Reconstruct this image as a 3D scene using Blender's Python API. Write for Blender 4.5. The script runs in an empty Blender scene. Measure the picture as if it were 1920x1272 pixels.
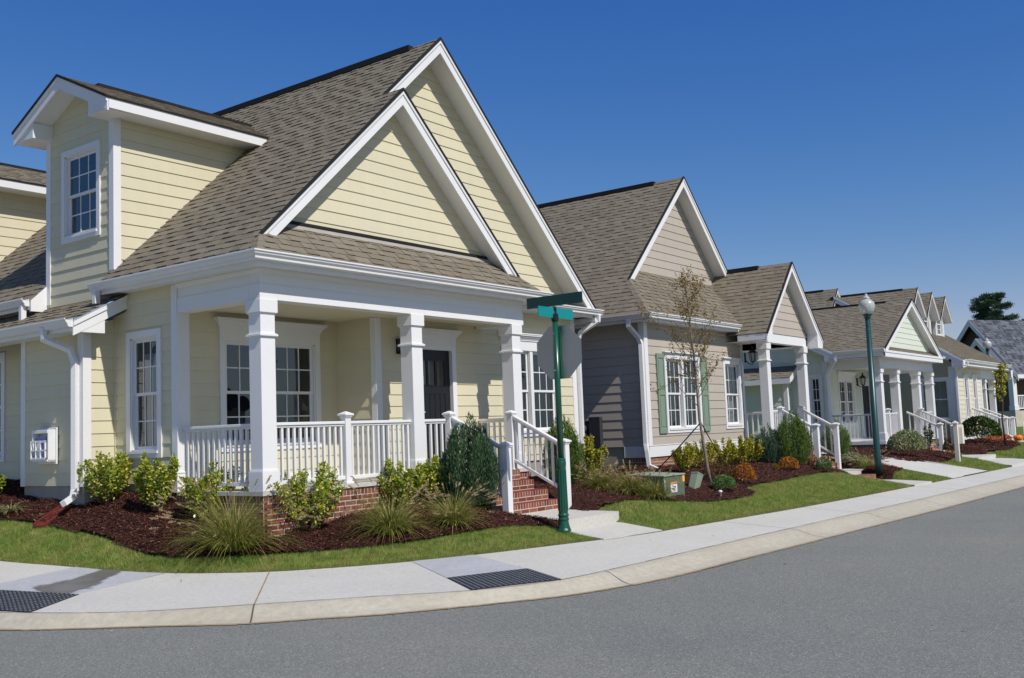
import bpy, math, random
import numpy as np
from mathutils import Vector, Matrix
R = math.radians
random.seed(7)
SC = bpy.context.scene
COL = SC.collection

# ------------------------------------------------------------------ camera
cam_d = bpy.data.cameras.new("camera")
cam = bpy.data.objects.new("camera", cam_d); COL.objects.link(cam)
cam_d.sensor_width = 36.0; cam_d.lens = 36.0*1894.2/1920.0
cam_d.clip_start = 0.1; cam_d.clip_end = 3000
CAM_LOC = (-8.383, -10.225, 0.634)
CAM_RIGHT, CAM_DOWN, CAM_FWD = ((0.5990286,-0.7997574,-0.0394055),(0.0491774,0.0858646,-0.9950924),(0.7992161,0.5941509,0.0907654))
_m = Matrix.Identity(4)
for i in range(3):
    _m[i][0] = CAM_RIGHT[i]; _m[i][1] = -CAM_DOWN[i]; _m[i][2] = -CAM_FWD[i]; _m[i][3] = CAM_LOC[i]
cam.matrix_world = _m
SC.camera = cam

# ------------------------------------------------------------------ light
SUN_DIR = Vector((-0.19, -1.0, 1.08)).normalized()          # towards the sun
world = bpy.data.worlds.new("World"); SC.world = world; world.use_nodes = True
nt = world.node_tree
bg = nt.nodes["Background"]
sky = nt.nodes.new("ShaderNodeTexSky"); sky.sky_type = 'NISHITA'; sky.sun_disc = False
sky.sun_elevation = math.asin(SUN_DIR.z); sky.sun_rotation = math.atan2(SUN_DIR.x, SUN_DIR.y)
sky.altitude = 0; sky.air_density = 1.0; sky.dust_density = 0.25; sky.ozone_density = 3.0
# the photograph's clear, strongly blue sky: a per-channel tone curve on the sky texture
sep = nt.nodes.new("ShaderNodeSeparateColor"); comb = nt.nodes.new("ShaderNodeCombineColor")
nt.links.new(sky.outputs[0], sep.inputs[0])
def _math(op, a, b):
    m_ = nt.nodes.new("ShaderNodeMath"); m_.operation = op
    for i_, v_ in enumerate((a, b)):
        if isinstance(v_, (int, float)): m_.inputs[i_].default_value = v_
        else: nt.links.new(v_, m_.inputs[i_])
    return m_.outputs[0]
def _curve(ch, k, p): return _math('MULTIPLY', _math('POWER', _math('MULTIPLY', sep.outputs[ch], 0.085), p), k/0.085)
sb_ = _curve(2, 0.838, 0.60); sg_ = _math('MINIMUM', _curve(1, 1.03, 1.18), _math('MULTIPLY', sb_, 0.94)); sr_ = _math('MINIMUM', _curve(0, 2.45, 1.85), _math('MULTIPLY', sg_, 0.80))
for ch, v_ in enumerate((sr_, sg_, sb_)): nt.links.new(v_, comb.inputs[ch])
nt.links.new(comb.outputs[0], bg.inputs[0]); bg.inputs[1].default_value = 0.085
sun_d = bpy.data.lights.new("sun", 'SUN'); sun_d.energy = 4.3; sun_d.angle = R(0.5); sun_d.color = (1.0, 0.95, 0.875)
sun = bpy.data.objects.new("sun", sun_d); COL.objects.link(sun)
sun.rotation_euler = (-SUN_DIR).to_track_quat('-Z', 'Y').to_euler(); sun.location = (0, -20, 30)
SC.view_settings.view_transform = 'Standard'; SC.view_settings.look = 'None'
SC.view_settings.exposure = 0.0; SC.view_settings.gamma = 1.0
SC.cycles.max_bounces = 6; SC.cycles.transparent_max_bounces = 12; SC.cycles.caustics_reflective = False; SC.cycles.caustics_refractive = False

# ------------------------------------------------------------------ materials
MATS = {}
def new_mat(name):
    m = bpy.data.materials.new(name); m.use_nodes = True
    MATS[name] = m
    return m, m.node_tree, m.node_tree.nodes["Principled BSDF"]
def ramp(nt, stops):
    r = nt.nodes.new("ShaderNodeValToRGB")
    e = r.color_ramp.elements
    while len(e) < len(stops): e.new(0.5)
    for k, (p, c) in enumerate(stops):
        e[k].position = p; e[k].color = (*c, 1)
    return r
def noise(nt, scale, detail=3, rough=0.6, vec=None):
    n = nt.nodes.new("ShaderNodeTexNoise"); n.inputs["Scale"].default_value = scale
    n.inputs["Detail"].default_value = detail; n.inputs["Roughness"].default_value = rough
    if vec is None:
        tc = nt.nodes.new("ShaderNodeTexCoord"); vec = tc.outputs["Object"]
    nt.links.new(vec, n.inputs["Vector"]); return n
def bump(nt, p, src, strength, dist=0.01):
    b = nt.nodes.new("ShaderNodeBump"); b.inputs["Strength"].default_value = strength; b.inputs["Distance"].default_value = dist
    nt.links.new(src, b.inputs["Height"]); nt.links.new(b.outputs[0], p.inputs["Normal"])
def mixc(nt, a, b, fac, mode='MIX'):
    m = nt.nodes.new("ShaderNodeMix"); m.data_type = 'RGBA'; m.blend_type = mode
    for v, i in ((fac, 0), (a, 6), (b, 7)):
        if isinstance(v, (int, float)): m.inputs[i].default_value = v
        elif isinstance(v, tuple): m.inputs[i].default_value = (*v, 1)
        else: nt.links.new(v, m.inputs[i])
    return m.outputs[2]
def paint(name, c, rough=0.5, var=0.06, scale=1.3, bumpy=0.0, spec=0.35):
    m, nt, p = new_mat(name)
    n = noise(nt, scale, 5, 0.65)
    r = ramp(nt, [(0.25, tuple(x*(1-var) for x in c)), (0.75, tuple(min(1, x*(1+var)) for x in c))])
    nt.links.new(n.outputs[0], r.inputs[0]); nt.links.new(r.outputs[0], p.inputs["Base Color"])
    p.inputs["Roughness"].default_value = rough; p.inputs["Specular IOR Level"].default_value = spec
    if bumpy:
        n2 = noise(nt, 60, 3); bump(nt, p, n2.outputs[0], bumpy, 0.004)
    return m
def island(name, stops, rough=0.8, fine=None, trans=0.0, spec=0.25, bumpy=0.0, patch=None):
    m, nt, p = new_mat(name)
    g = nt.nodes.new("ShaderNodeNewGeometry")
    r = ramp(nt, stops); nt.links.new(g.outputs["Random Per Island"], r.inputs[0])
    col = r.outputs[0]
    if fine:
        n = noise(nt, fine[0], 3, 0.7)
        r2 = ramp(nt, [(0.25, (1-fine[1],)*3), (0.75, (1+fine[1],)*3)]); nt.links.new(n.outputs[0], r2.inputs[0])
        col = mixc(nt, col, r2.outputs[0], 1.0, 'MULTIPLY')
        if bumpy: bump(nt, p, n.outputs[0], bumpy, 0.005)
    if patch:
        n = noise(nt, patch[0], 4, 0.6)
        r3 = ramp(nt, [(0.4, (0, 0, 0)), (0.62, (1, 1, 1))]); nt.links.new(n.outputs[0], r3.inputs[0])
        col = mixc(nt, col, mixc(nt, col, patch[1], 1.0, 'MULTIPLY'), r3.outputs[0])
    nt.links.new(col, p.inputs["Base Color"]); p.inputs["Roughness"].default_value = rough
    p.inputs["Specular IOR Level"].default_value = spec
    if trans:
        t = nt.nodes.new("ShaderNodeBsdfTranslucent"); nt.links.new(col, t.inputs[0])
        mx = nt.nodes.new("ShaderNodeMixShader"); mx.inputs[0].default_value = trans
        nt.links.new(p.outputs[0], mx.inputs[1]); nt.links.new(t.outputs[0], mx.inputs[2])
        nt.links.new(mx.outputs[0], nt.nodes["Material Output"].inputs[0])
    return m
def siding_paint(name, c):
    """painted boards: each board a hair lighter or darker, faint vertical weathering"""
    m, nt, p = new_mat(name)
    g = nt.nodes.new("ShaderNodeNewGeometry"); r = ramp(nt, [(0, tuple(x*.975 for x in c)), (1, tuple(x*1.022 for x in c))]); nt.links.new(g.outputs["Random Per Island"], r.inputs[0])
    tc = nt.nodes.new("ShaderNodeTexCoord"); mp = nt.nodes.new("ShaderNodeMapping"); mp.inputs["Scale"].default_value = (3.2, 3.2, .55); nt.links.new(tc.outputs["Object"], mp.inputs[0])
    n = noise(nt, 1.6, 6, 0.7, mp.outputs[0]); r2 = ramp(nt, [(0.3, (.965, .965, .96)), (0.7, (1.02, 1.02, 1.02))]); nt.links.new(n.outputs[0], r2.inputs[0])
    nt.links.new(mixc(nt, r.outputs[0], r2.outputs[0], 1.0, 'MULTIPLY'), p.inputs["Base Color"])
    p.inputs["Roughness"].default_value = 0.6; p.inputs["Specular IOR Level"].default_value = 0.3
    mp2 = nt.nodes.new("ShaderNodeMapping"); mp2.inputs["Scale"].default_value = (1, 1, 12); nt.links.new(tc.outputs["Object"], mp2.inputs[0])
    n2 = noise(nt, 9, 4, 0.7, mp2.outputs[0]); bump(nt, p, n2.outputs[0], 0.12, 0.004)
paint('white_paint', (0.745, 0.742, 0.735), 0.45, 0.03)
siding_paint('cream_siding', (0.635, 0.585, 0.415))
siding_paint('taupe_siding', (0.445, 0.395, 0.335))
siding_paint('green_siding', (0.62, 0.665, 0.555))
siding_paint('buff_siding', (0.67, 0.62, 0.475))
siding_paint('buff_siding_shaded', (0.40, 0.36, 0.235))  # darker copy of the buff siding, side-wall shade put into its colour
paint('brown_siding', (0.10, 0.075, 0.06), 0.7, 0.05)
paint('shutter_green', (0.20, 0.27, 0.20), 0.5, 0.05)
paint('door_black', (0.012, 0.014, 0.018), 0.35, 0.1)
paint('metal_black', (0.012, 0.012, 0.013), 0.35, 0.1)
paint('vent_shade_black', (0.015, 0.013, 0.012), 0.9, 0.3, 20)  # ridge vents and shingle edges, their shade painted in as black
paint('foundation_grey', (0.33, 0.31, 0.27), 0.9, 0.1, 3, 0.3)
paint('mortar', (0.52, 0.45, 0.35), 0.95, 0.1, 30, 0.4)
paint('pole_green', (0.006, 0.075, 0.045), 0.28, 0.1, 2, spec=0.6)
paint('lamp_green', (0.008, 0.05, 0.048), 0.35, 0.1, 2, spec=0.5)
paint('sign_dark_green', (0.004, 0.045, 0.035), 0.35, 0.05, spec=0.5)
paint('sign_teal', (0.0, 0.23, 0.235), 0.35, 0.05, spec=0.5)
paint('box_green', (0.105, 0.145, 0.095), 0.5, 0.08, 4)
paint('pedestal_green', (0.27, 0.33, 0.24), 0.5, 0.06, 4)
paint('meter_grey', (0.035, 0.038, 0.045), 0.5, 0.1)
paint('brass', (0.75, 0.62, 0.35), 0.3, 0.1)
paint('curtain_white', (0.72, 0.70, 0.70), 0.9, 0.05)
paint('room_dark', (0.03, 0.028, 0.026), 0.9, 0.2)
paint('label_white', (0.80, 0.80, 0.80), 0.6, 0.02)
paint('label_orange', (0.85, 0.24, 0.04), 0.6, 0.04)
paint('label_yellow', (0.85, 0.45, 0.02), 0.6, 0.04)
paint('label_blue', (0.25, 0.28, 0.55), 0.6, 0.1, 20)
paint('flag_red', (0.62, 0.02, 0.06), 0.6, 0.1)
paint('post_cream', (0.70, 0.66, 0.56), 0.6, 0.05)
paint('pumpkin_orange', (0.78, 0.18, 0.015), 0.5, 0.1, 6)
paint('splash_red', (0.13, 0.022, 0.015), 0.7, 0.1)
paint('stone_pale', (0.50, 0.46, 0.36), 0.9, 0.18, 5, 0.4)
paint('wire_dark', (0.03, 0.03, 0.032), 0.6, 0.1)
paint('far_roof_brown', (0.12, 0.08, 0.055), 0.9, 0.2, 3)
paint('joint_dark', (0.10, 0.09, 0.07), 0.95, 0.2, 10)
paint('expansion_tan', (0.30, 0.22, 0.13), 0.95, 0.35, 9)
paint('steel_back', (0.42, 0.40, 0.37), 0.38, 0.05, 2)
MATS['steel_back'].node_tree.nodes["Principled BSDF"].inputs["Metallic"].default_value = 0.85
SH = [(0.0, (0.168, 0.144, 0.108)), (0.3, (0.184, 0.159, 0.119)), (0.6, (0.198, 0.173, 0.131)), (0.9, (0.218, 0.192, 0.147)), (1.0, (0.188, 0.156, 0.117))]
island('shingles_tan', SH, 0.95, (90, 0.35), spec=0.1, bumpy=0.5)
island('shingles_slate', [(0, (0.050, 0.055, 0.065)), (0.5, (0.10, 0.11, 0.13)), (1, (0.16, 0.17, 0.195))], 0.95, (60, 0.3), spec=0.1)
island('brick', [(0.0, (0.095, 0.030, 0.024)), (0.25, (0.17, 0.045, 0.036)), (0.6, (0.22, 0.058, 0.046)), (0.85, (0.25, 0.095, 0.07)), (1.0, (0.17, 0.105, 0.075))], 0.9, (70, 0.3), spec=0.15, bumpy=0.4)
island('brick_brown', [(0.0, (0.13, 0.05, 0.035)), (0.3, (0.24, 0.10, 0.065)), (0.7, (0.33, 0.15, 0.10)), (1.0, (0.25, 0.09, 0.06))], 0.9, (70, 0.3), spec=0.15, bumpy=0.4)
island('mulch_chip', [(0.0, (0.026, 0.010, 0.008)), (0.5, (0.085, 0.032, 0.023)), (0.92, (0.150, 0.060, 0.043)), (1.0, (0.30, 0.165, 0.11))], 0.95, spec=0.1)
island('leaf_holly', [(0.0, (0.08, 0.14, 0.02)), (0.35, (0.24, 0.33, 0.035)), (0.7, (0.42, 0.47, 0.055)), (1.0, (0.68, 0.58, 0.09))], 0.35, trans=0.25, spec=0.5)
island('leaf_gold', [(0.0, (0.12, 0.14, 0.016)), (0.5, (0.36, 0.36, 0.028)), (1.0, (0.60, 0.50, 0.05))], 0.4, trans=0.25, spec=0.4)
island('leaf_cypress', [(0.0, (0.016, 0.045, 0.020)), (0.5, (0.055, 0.115, 0.050)), (1.0, (0.15, 0.23, 0.115))], 0.6, trans=0.1, spec=0.2)
island('leaf_blue_cypress', [(0.0, (0.025, 0.055, 0.034)), (0.5, (0.08, 0.14, 0.085)), (1.0, (0.17, 0.25, 0.16))], 0.6, trans=0.1, spec=0.2)
island('leaf_lime_cypress', [(0.0, (0.035, 0.07, 0.016)), (0.5, (0.11, 0.185, 0.036)), (1.0, (0.23, 0.30, 0.07))], 0.6, trans=0.1, spec=0.2)
island('leaf_ball', [(0.0, (0.03, 0.085, 0.02)), (0.5, (0.09, 0.20, 0.045)), (1.0, (0.20, 0.33, 0.10))], 0.5, trans=0.15, spec=0.3)
island('leaf_orange', [(0.0, (0.16, 0.05, 0.008)), (0.5, (0.42, 0.15, 0.018)), (1.0, (0.60, 0.28, 0.04))], 0.5, trans=0.2, spec=0.3)
island('leaf_coral', [(0.0, (0.35, 0.06, 0.02)), (0.5, (0.62, 0.13, 0.04)), (1.0, (0.75, 0.30, 0.10))], 0.5, trans=0.2, spec=0.3)
island('leaf_ochre', [(0.0, (0.10, 0.085, 0.012)), (0.5, (0.24, 0.17, 0.020)), (1.0, (0.40, 0.21, 0.035))], 0.5, trans=0.3, spec=0.3)
island('leaf_pale', [(0.0, (0.09, 0.12, 0.05)), (0.5, (0.25, 0.29, 0.13)), (1.0, (0.48, 0.50, 0.27))], 0.5, trans=0.2, spec=0.3)
island('leaf_deep', [(0.0, (0.012, 0.035, 0.006)), (0.5, (0.045, 0.09, 0.012)), (1.0, (0.12, 0.17, 0.022))], 0.4, trans=0.2, spec=0.4)
island('leaf_brown', [(0.0, (0.05, 0.02, 0.012)), (0.5, (0.12, 0.055, 0.03)), (1.0, (0.20, 0.14, 0.03))], 0.6, trans=0.2, spec=0.2)
island('needle_pine', [(0.0, (0.025, 0.055, 0.035)), (0.5, (0.06, 0.11, 0.065)), (1.0, (0.13, 0.19, 0.11))], 0.6, spec=0.2)
island('grass_blade_long', [(0.0, (0.08, 0.13, 0.018)), (0.45, (0.23, 0.27, 0.042)), (0.75, (0.40, 0.37, 0.085)), (1.0, (0.60, 0.48, 0.22))], 0.5, trans=0.25, spec=0.3)
island('grass_plume', [(0.0, (0.30, 0.21, 0.11)), (0.5, (0.46, 0.34, 0.20)), (1.0, (0.64, 0.50, 0.34))], 0.8, trans=0.3, spec=0.1)
island('strap_leaf', [(0.0, (0.10, 0.13, 0.03)), (0.5, (0.30, 0.31, 0.12)), (1.0, (0.52, 0.48, 0.27))], 0.45, trans=0.2)
island('thatch', [(0, (.10,.085,.02)), (.5, (.26,.21,.08)), (1, (.46,.36,.18))], .8, trans=.2, spec=.1)
island('turf_blade', [(0.0, (0.075, 0.150, 0.020)), (0.45, (0.205, 0.325, 0.050)), (0.8, (0.34, 0.44, 0.095)), (1.0, (0.58, 0.54, 0.24))], 0.6, trans=0.35, spec=0.2, fine=(7, 0.38), patch=(2.6, (1.45, 1.12, 1.5)))
paint('bark_grey', (0.20, 0.165, 0.125), 0.9, 0.3, 14, 0.6)
paint('bark_brown', (0.085, 0.055, 0.035), 0.9, 0.3, 14, 0.6)
paint('twig', (0.13, 0.085, 0.05), 0.9, 0.3, 14)
def ground_mat(name, stops, s1, s2, rough=0.95, b=0.5, bs=40, speck=None, amp=.27):
    m, nt, p = new_mat(name)
    n1 = noise(nt, s1, 6, 0.65); r = ramp(nt, stops); nt.links.new(n1.outputs[0], r.inputs[0])
    n2 = noise(nt, s2, 4, 0.7); r2 = ramp(nt, [(0.3, (1-amp,)*3), (0.7, (1+amp,)*3)]); nt.links.new(n2.outputs[0], r2.inputs[0])
    col = mixc(nt, r.outputs[0], r2.outputs[0], 1.0, 'MULTIPLY')
    if speck:
        v = nt.nodes.new("ShaderNodeTexVoronoi"); v.inputs["Scale"].default_value = speck[0]
        tc = nt.nodes.new("ShaderNodeTexCoord"); nt.links.new(tc.outputs["Object"], v.inputs["Vector"])
        sh = nt.nodes.new("ShaderNodeSeparateColor"); nt.links.new(v.outputs["Color"], sh.inputs[0])
        r3 = ramp(nt, [(0.0, (speck[1],)*3), (0.55, (1,)*3), (0.9, (1.1,)*3), (1.0, (speck[2],)*3)]); nt.links.new(sh.outputs[0], r3.inputs[0])
        col = mixc(nt, col, r3.outputs[0], 1.0, 'MULTIPLY')
    nt.links.new(col, p.inputs["Base Color"]); p.inputs["Roughness"].default_value = rough
    p.inputs["Specular IOR Level"].default_value = 0.2
    n3 = noise(nt, bs, 4, 0.7); bump(nt, p, n3.outputs[0], b, 0.02)
    return m
ground_mat('asphalt', [(0.25, (0.182, 0.192, 0.176)), (0.5, (0.208, 0.214, 0.191)), (0.75, (0.236, 0.234, 0.200))], 0.35, 30, 0.9, 0.25, 160, (120, 0.60, 1.9), .10)
ground_mat('concrete_walk', [(0.3, (0.50, 0.485, 0.435)), (0.7, (0.555, 0.54, 0.485))], 0.6, 22, 0.9, 0.06, 150, None, .10)
ground_mat('concrete_kerb', [(0.3, (0.400, 0.365, 0.285)), (0.7, (0.460, 0.425, 0.340))], 0.7, 14, 0.9, 0.08, 130, None, .12)
ground_mat('ramp_grey', [(0.3, (0.385, 0.395, 0.41)), (0.7, (0.44, 0.447, 0.455))], 1.2, 14, 0.8, 0.08, 120, None, .10)
ground_mat('wet_stain', [(0.3, (0.15, 0.14, 0.145)), (0.7, (0.23, 0.215, 0.215))], 2.5, 12, 0.45, 0.15, 120)
ground_mat('turf_ground', [(0.3, (0.070, 0.105, 0.024)), (0.55, (0.125, 0.165, 0.036)), (0.75, (0.22, 0.22, 0.080))], 1.4, 30, 0.95, 0.8, 60)
ground_mat('mulch_ground', [(0.3, (0.020, 0.008, 0.006)), (0.7, (0.075, 0.028, 0.020))], 30, 60, 0.95, 1.0, 60)
ground_mat('tactile_black', [(0.3, (0.014, 0.017, 0.024)), (0.7, (0.030, 0.034, 0.045))], 6, 30, 0.55, 0.1, 100)
def stain():
    m, nt, p = new_mat('wet_film'); a = nt.nodes.new("ShaderNodeAttribute"); a.attribute_name = 'fade'
    n = noise(nt, 6, 5, .7); ma = nt.nodes.new("ShaderNodeMath"); ma.operation = 'MULTIPLY_ADD'; ma.inputs[1].default_value = 1.1; ma.inputs[2].default_value = -.55; nt.links.new(n.outputs[0], ma.inputs[0])
    ad = nt.nodes.new("ShaderNodeMath"); ad.operation = 'ADD'; nt.links.new(a.outputs["Fac"], ad.inputs[0]); nt.links.new(ma.outputs[0], ad.inputs[1])
    r = ramp(nt, [(.22, (0,0,0)), (.60, (.93,.93,.93))]); nt.links.new(ad.outputs[0], r.inputs[0]); nt.links.new(r.outputs[0], p.inputs["Alpha"])
    n2 = noise(nt, 3, 5, .7); r2 = ramp(nt, [(.3, (.12,.112,.112)), (.7, (.21,.20,.20))]); nt.links.new(n2.outputs[0], r2.inputs[0]); nt.links.new(r2.outputs[0], p.inputs["Base Color"]); p.inputs["Roughness"].default_value = .35
stain()
paint('tactile_dot', (0.13, 0.14, 0.155), 0.6, 0.2, 30)
island('litter', [(0, (.10,.05,.02)), (.5, (.28,.17,.06)), (.8, (.40,.33,.18)), (1, (.55,.5,.4))], .8, spec=.1)
def glass(name, tint, base, gain):
    m, nt, p = new_mat(name)
    nt.nodes.remove(p)
    out = nt.nodes["Material Output"]
    t = nt.nodes.new("ShaderNodeBsdfTransparent"); t.inputs[0].default_value = (*tint, 1)
    g = nt.nodes.new("ShaderNodeBsdfGlossy"); g.inputs["Roughness"].default_value = 0.0; g.inputs[0].default_value = (0.9, 0.95, 1, 1)
    n = noise(nt, 1.7, 2); b = nt.nodes.new("ShaderNodeBump"); b.inputs["Strength"].default_value = 0.06; b.inputs["Distance"].default_value = 0.03
    nt.links.new(n.outputs[0], b.inputs["Height"]); nt.links.new(b.outputs[0], g.inputs["Normal"])
    f = nt.nodes.new("ShaderNodeFresnel"); ge = nt.nodes.new("ShaderNodeNewGeometry")
    io = nt.nodes.new("ShaderNodeMath"); io.operation = 'MULTIPLY_ADD'; io.inputs[1].default_value = 1/1.5-1.5; io.inputs[2].default_value = 1.5
    nt.links.new(ge.outputs["Backfacing"], io.inputs[0]); nt.links.new(io.outputs[0], f.inputs[0])
    ma = nt.nodes.new("ShaderNodeMath"); ma.operation = 'MULTIPLY_ADD'; ma.inputs[1].default_value = gain; ma.inputs[2].default_value = base
    ma.use_clamp = True
    nt.links.new(f.outputs[0], ma.inputs[0])
    mx = nt.nodes.new("ShaderNodeMixShader"); nt.links.new(ma.outputs[0], mx.inputs[0])
    nt.links.new(t.outputs[0], mx.inputs[1]); nt.links.new(g.outputs[0], mx.inputs[2]); nt.links.new(mx.outputs[0], out.inputs[0])
glass('window_glass', (0.42, 0.47, 0.48), 0.035, 1.5)
def globe():
    m, nt, p = new_mat('globe_glass')
    p.inputs["Base Color"].default_value = (0.55, 0.58, 0.55, 1); p.inputs["Roughness"].default_value = 0.25
    p.inputs["Alpha"].default_value = 0.75; p.inputs["Specular IOR Level"].default_value = 0.7
globe()

# ------------------------------------------------------------------ object helpers
ORG = {}
def tag(o, label=None, cat=None, group=None, kind=None):
    if label: o['label'] = label
    if cat: o['category'] = cat
    if group: o['group'] = group
    if kind: o['kind'] = kind
    return o
def thing(name, label, cat, loc, group=None):
    o = bpy.data.objects.new(name, None); COL.objects.link(o); o.location = loc; o.empty_display_size = 0.3
    ORG[o.name] = Vector(loc)
    return tag(o, label, cat, group)
def finish(me, name, parent, smooth=False, loc=None):
    o = bpy.data.objects.new(name, me); COL.objects.link(o)
    if parent is not None:
        o.parent = parent; ORG[o.name] = ORG[parent.name]
    if loc is not None: o.location = loc
    if smooth:
        me.polygons.foreach_set('use_smooth', [True]*len(me.polygons))
    return o
class MB:
    """collects polygons in world coordinates and links them as ONE mesh object"""
    def __init__(s): s.v = []; s.f = []; s.m = []
    def poly(s, pts, mat):
        b = len(s.v); s.v.extend([tuple(p) for p in pts]); s.f.append(tuple(range(b, b+len(pts)))); s.m.append(mat)
    def hexa(s, c, mat):
        b = len(s.v); s.v.extend([tuple(p) for p in c])
        for q in ((0,3,2,1),(4,5,6,7),(0,1,5,4),(1,2,6,5),(2,3,7,6),(3,0,4,7)):
            s.f.append(tuple(b+i for i in q)); s.m.append(mat)
    def box(s, x0, x1, y0, y1, z0, z1, mat):
        s.hexa([(x0,y0,z0),(x1,y0,z0),(x1,y1,z0),(x0,y1,z0),(x0,y0,z1),(x1,y0,z1),(x1,y1,z1),(x0,y1,z1)], mat)
    def fbox(s, fr, u0, u1, n0, n1, z0, z1, mat):
        P = fr.P
        s.hexa([P(u0,n1,z0),P(u1,n1,z0),P(u1,n0,z0),P(u0,n0,z0),P(u0,n1,z1),P(u1,n1,z1),P(u1,n0,z1),P(u0,n0,z1)], mat)
    def beam(s, p0, p1, w, h, mat, up=(0,0,1)):
        p0 = Vector(p0); p1 = Vector(p1); d = (p1-p0).normalized(); a = d.cross(Vector(up)).normalized()*(w/2); b = a.cross(d).normalized()*(h/2)
        s.hexa([p0-a-b,p0+a-b,p1+a-b,p1-a-b,p0-a+b,p0+a+b,p1+a+b,p1-a+b], mat)
    def tube(s, path, rad, n, mat, cap=True, flat=1.0, ph=0.0):
        path = [Vector(p) for p in path]; rings = []; keep = None
        for i, p in enumerate(path):
            d = (path[min(i+1,len(path)-1)]-path[max(i-1,0)]).normalized()
            if keep is None: keep = d.cross(Vector((0,1,0)) if abs(d.z) > 0.8 else Vector((0,0,1)))
            a = (keep-d*keep.dot(d)).normalized(); b = a.cross(d).normalized(); keep = a
            r = rad[i] if isinstance(rad, (list, tuple)) else rad
            rings.append([p + a*r*math.cos(ph+2*math.pi*k/n) + b*r*flat*math.sin(ph+2*math.pi*k/n) for k in range(n)])
        b0 = len(s.v)
        for rg in rings: s.v.extend([tuple(q) for q in rg])
        for i in range(len(rings)-1):
            for k in range(n):
                s.f.append((b0+i*n+k, b0+i*n+(k+1)%n, b0+(i+1)*n+(k+1)%n, b0+(i+1)*n+k)); s.m.append(mat)
        if cap:
            s.f.append(tuple(b0+k for k in range(n))[::-1]); s.m.append(mat)
            s.f.append(tuple(b0+(len(rings)-1)*n+k for k in range(n))); s.m.append(mat)
    def lathe(s, c, prof, n, mat):
        b0 = len(s.v)
        for r, z in prof:
            for k in range(n):
                t = 2*math.pi*k/n; s.v.append((c[0]+r*math.cos(t), c[1]+r*math.sin(t), c[2]+z))
        for i in range(len(prof)-1):
            for k in range(n):
                s.f.append((b0+i*n+k, b0+i*n+(k+1)%n, b0+(i+1)*n+(k+1)%n, b0+(i+1)*n+k)); s.m.append(mat)
        s.f.append(tuple(b0+k for k in range(n))[::-1]); s.m.append(mat)
        s.f.append(tuple(b0+(len(prof)-1)*n+k for k in range(n))); s.m.append(mat)
    def sweep(s, path, prof, z0, mat, closed_prof=True):
        """profile (n, z) swept along an xy path, n to the right-hand side of travel, mitred"""
        path = [Vector((p[0], p[1])) for p in path]; N = []
        zs = [z0]*len(path) if not isinstance(z0, (list, tuple)) else z0
        for i in range(len(path)):
            ds = []
            if i > 0: ds.append((path[i]-path[i-1]).normalized())
            if i < len(path)-1: ds.append((path[i+1]-path[i]).normalized())
            ns = [Vector((d.y, -d.x)) for d in ds]
            n = ns[0] if len(ns) == 1 else (ns[0]+ns[1])/(1+ns[0].dot(ns[1]))
            N.append(n)
        b0 = len(s.v); k = len(prof)
        for p, n, zz in zip(path, N, zs):
            for a, z in prof: s.v.append((p.x+n.x*a, p.y+n.y*a, zz+z))
        for i in range(len(path)-1):
            for j in range(k if closed_prof else k-1):
                s.f.append((b0+i*k+j, b0+i*k+(j+1)%k, b0+(i+1)*k+(j+1)%k, b0+(i+1)*k+j)); s.m.append(mat)
        if closed_prof:
            s.f.append(tuple(b0+j for j in range(k))); s.m.append(mat)
            s.f.append(tuple(b0+(len(path)-1)*k+j for j in range(k))[::-1]); s.m.append(mat)
    def build(s, name, parent=None, org=None, smooth=False, bevel=0.0):
        o0 = ORG[parent.name] if parent is not None else Vector(org or (0,0,0))
        me = bpy.data.meshes.new(name)
        me.from_pydata([(v[0]-o0.x, v[1]-o0.y, v[2]-o0.z) for v in s.v], [], s.f)
        names = []
        for m in s.m:
            if m not in names: names.append(m)
        for m in names: me.materials.append(MATS[m])
        idx = {m: i for i, m in enumerate(names)}
        me.polygons.foreach_set('material_index', [idx[m] for m in s.m])
        o = finish(me, name, parent, smooth, None if parent is not None else o0)
        if parent is None: ORG[o.name] = o0
        if bevel:
            b = o.modifiers.new('bevel', 'BEVEL'); b.width = bevel; b.segments = 2; b.limit_method = 'ANGLE'
        return o
def quads(name, V, mat, parent=None, org=(0,0,0), k=4, kind=None):
    """V: (n, k, 3) array of separate polygons in world coordinates"""
    V = np.asarray(V, dtype=np.float64); n = len(V)
    o0 = np.array(ORG[parent.name] if parent is not None else org)
    me = bpy.data.meshes.new(name)
    me.vertices.add(n*k); me.vertices.foreach_set('co', (V.reshape(-1, 3)-o0).astype(np.float32).ravel())
    me.loops.add(n*k); me.loops.foreach_set('vertex_index', np.arange(n*k, dtype=np.int32))
    me.polygons.add(n); me.polygons.foreach_set('loop_start', np.arange(0, n*k, k, dtype=np.int32))
    me.materials.append(MATS[mat]); me.update(calc_edges=True); me.validate()
    o = finish(me, name, parent, False, None if parent is not None else tuple(o0))
    if kind: o['kind'] = kind
    return o
class Fr:
    def __init__(s, O, U, N): s.O = Vector(O); s.U = Vector(U).normalized(); s.N = Vector(N).normalized()
    def P(s, u, n, z): return s.O + s.U*u + s.N*n + Vector((0,0,z))
def front(y, x0=0.0): return Fr((x0, y, 0), (1,0,0), (0,-1,0))
def left(x, y0=0.0): return Fr((x, y0, 0), (0,1,0), (-1,0,0))
def right(x, y0=0.0): return Fr((x, y0, 0), (0,1,0), (1,0,0))
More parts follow.
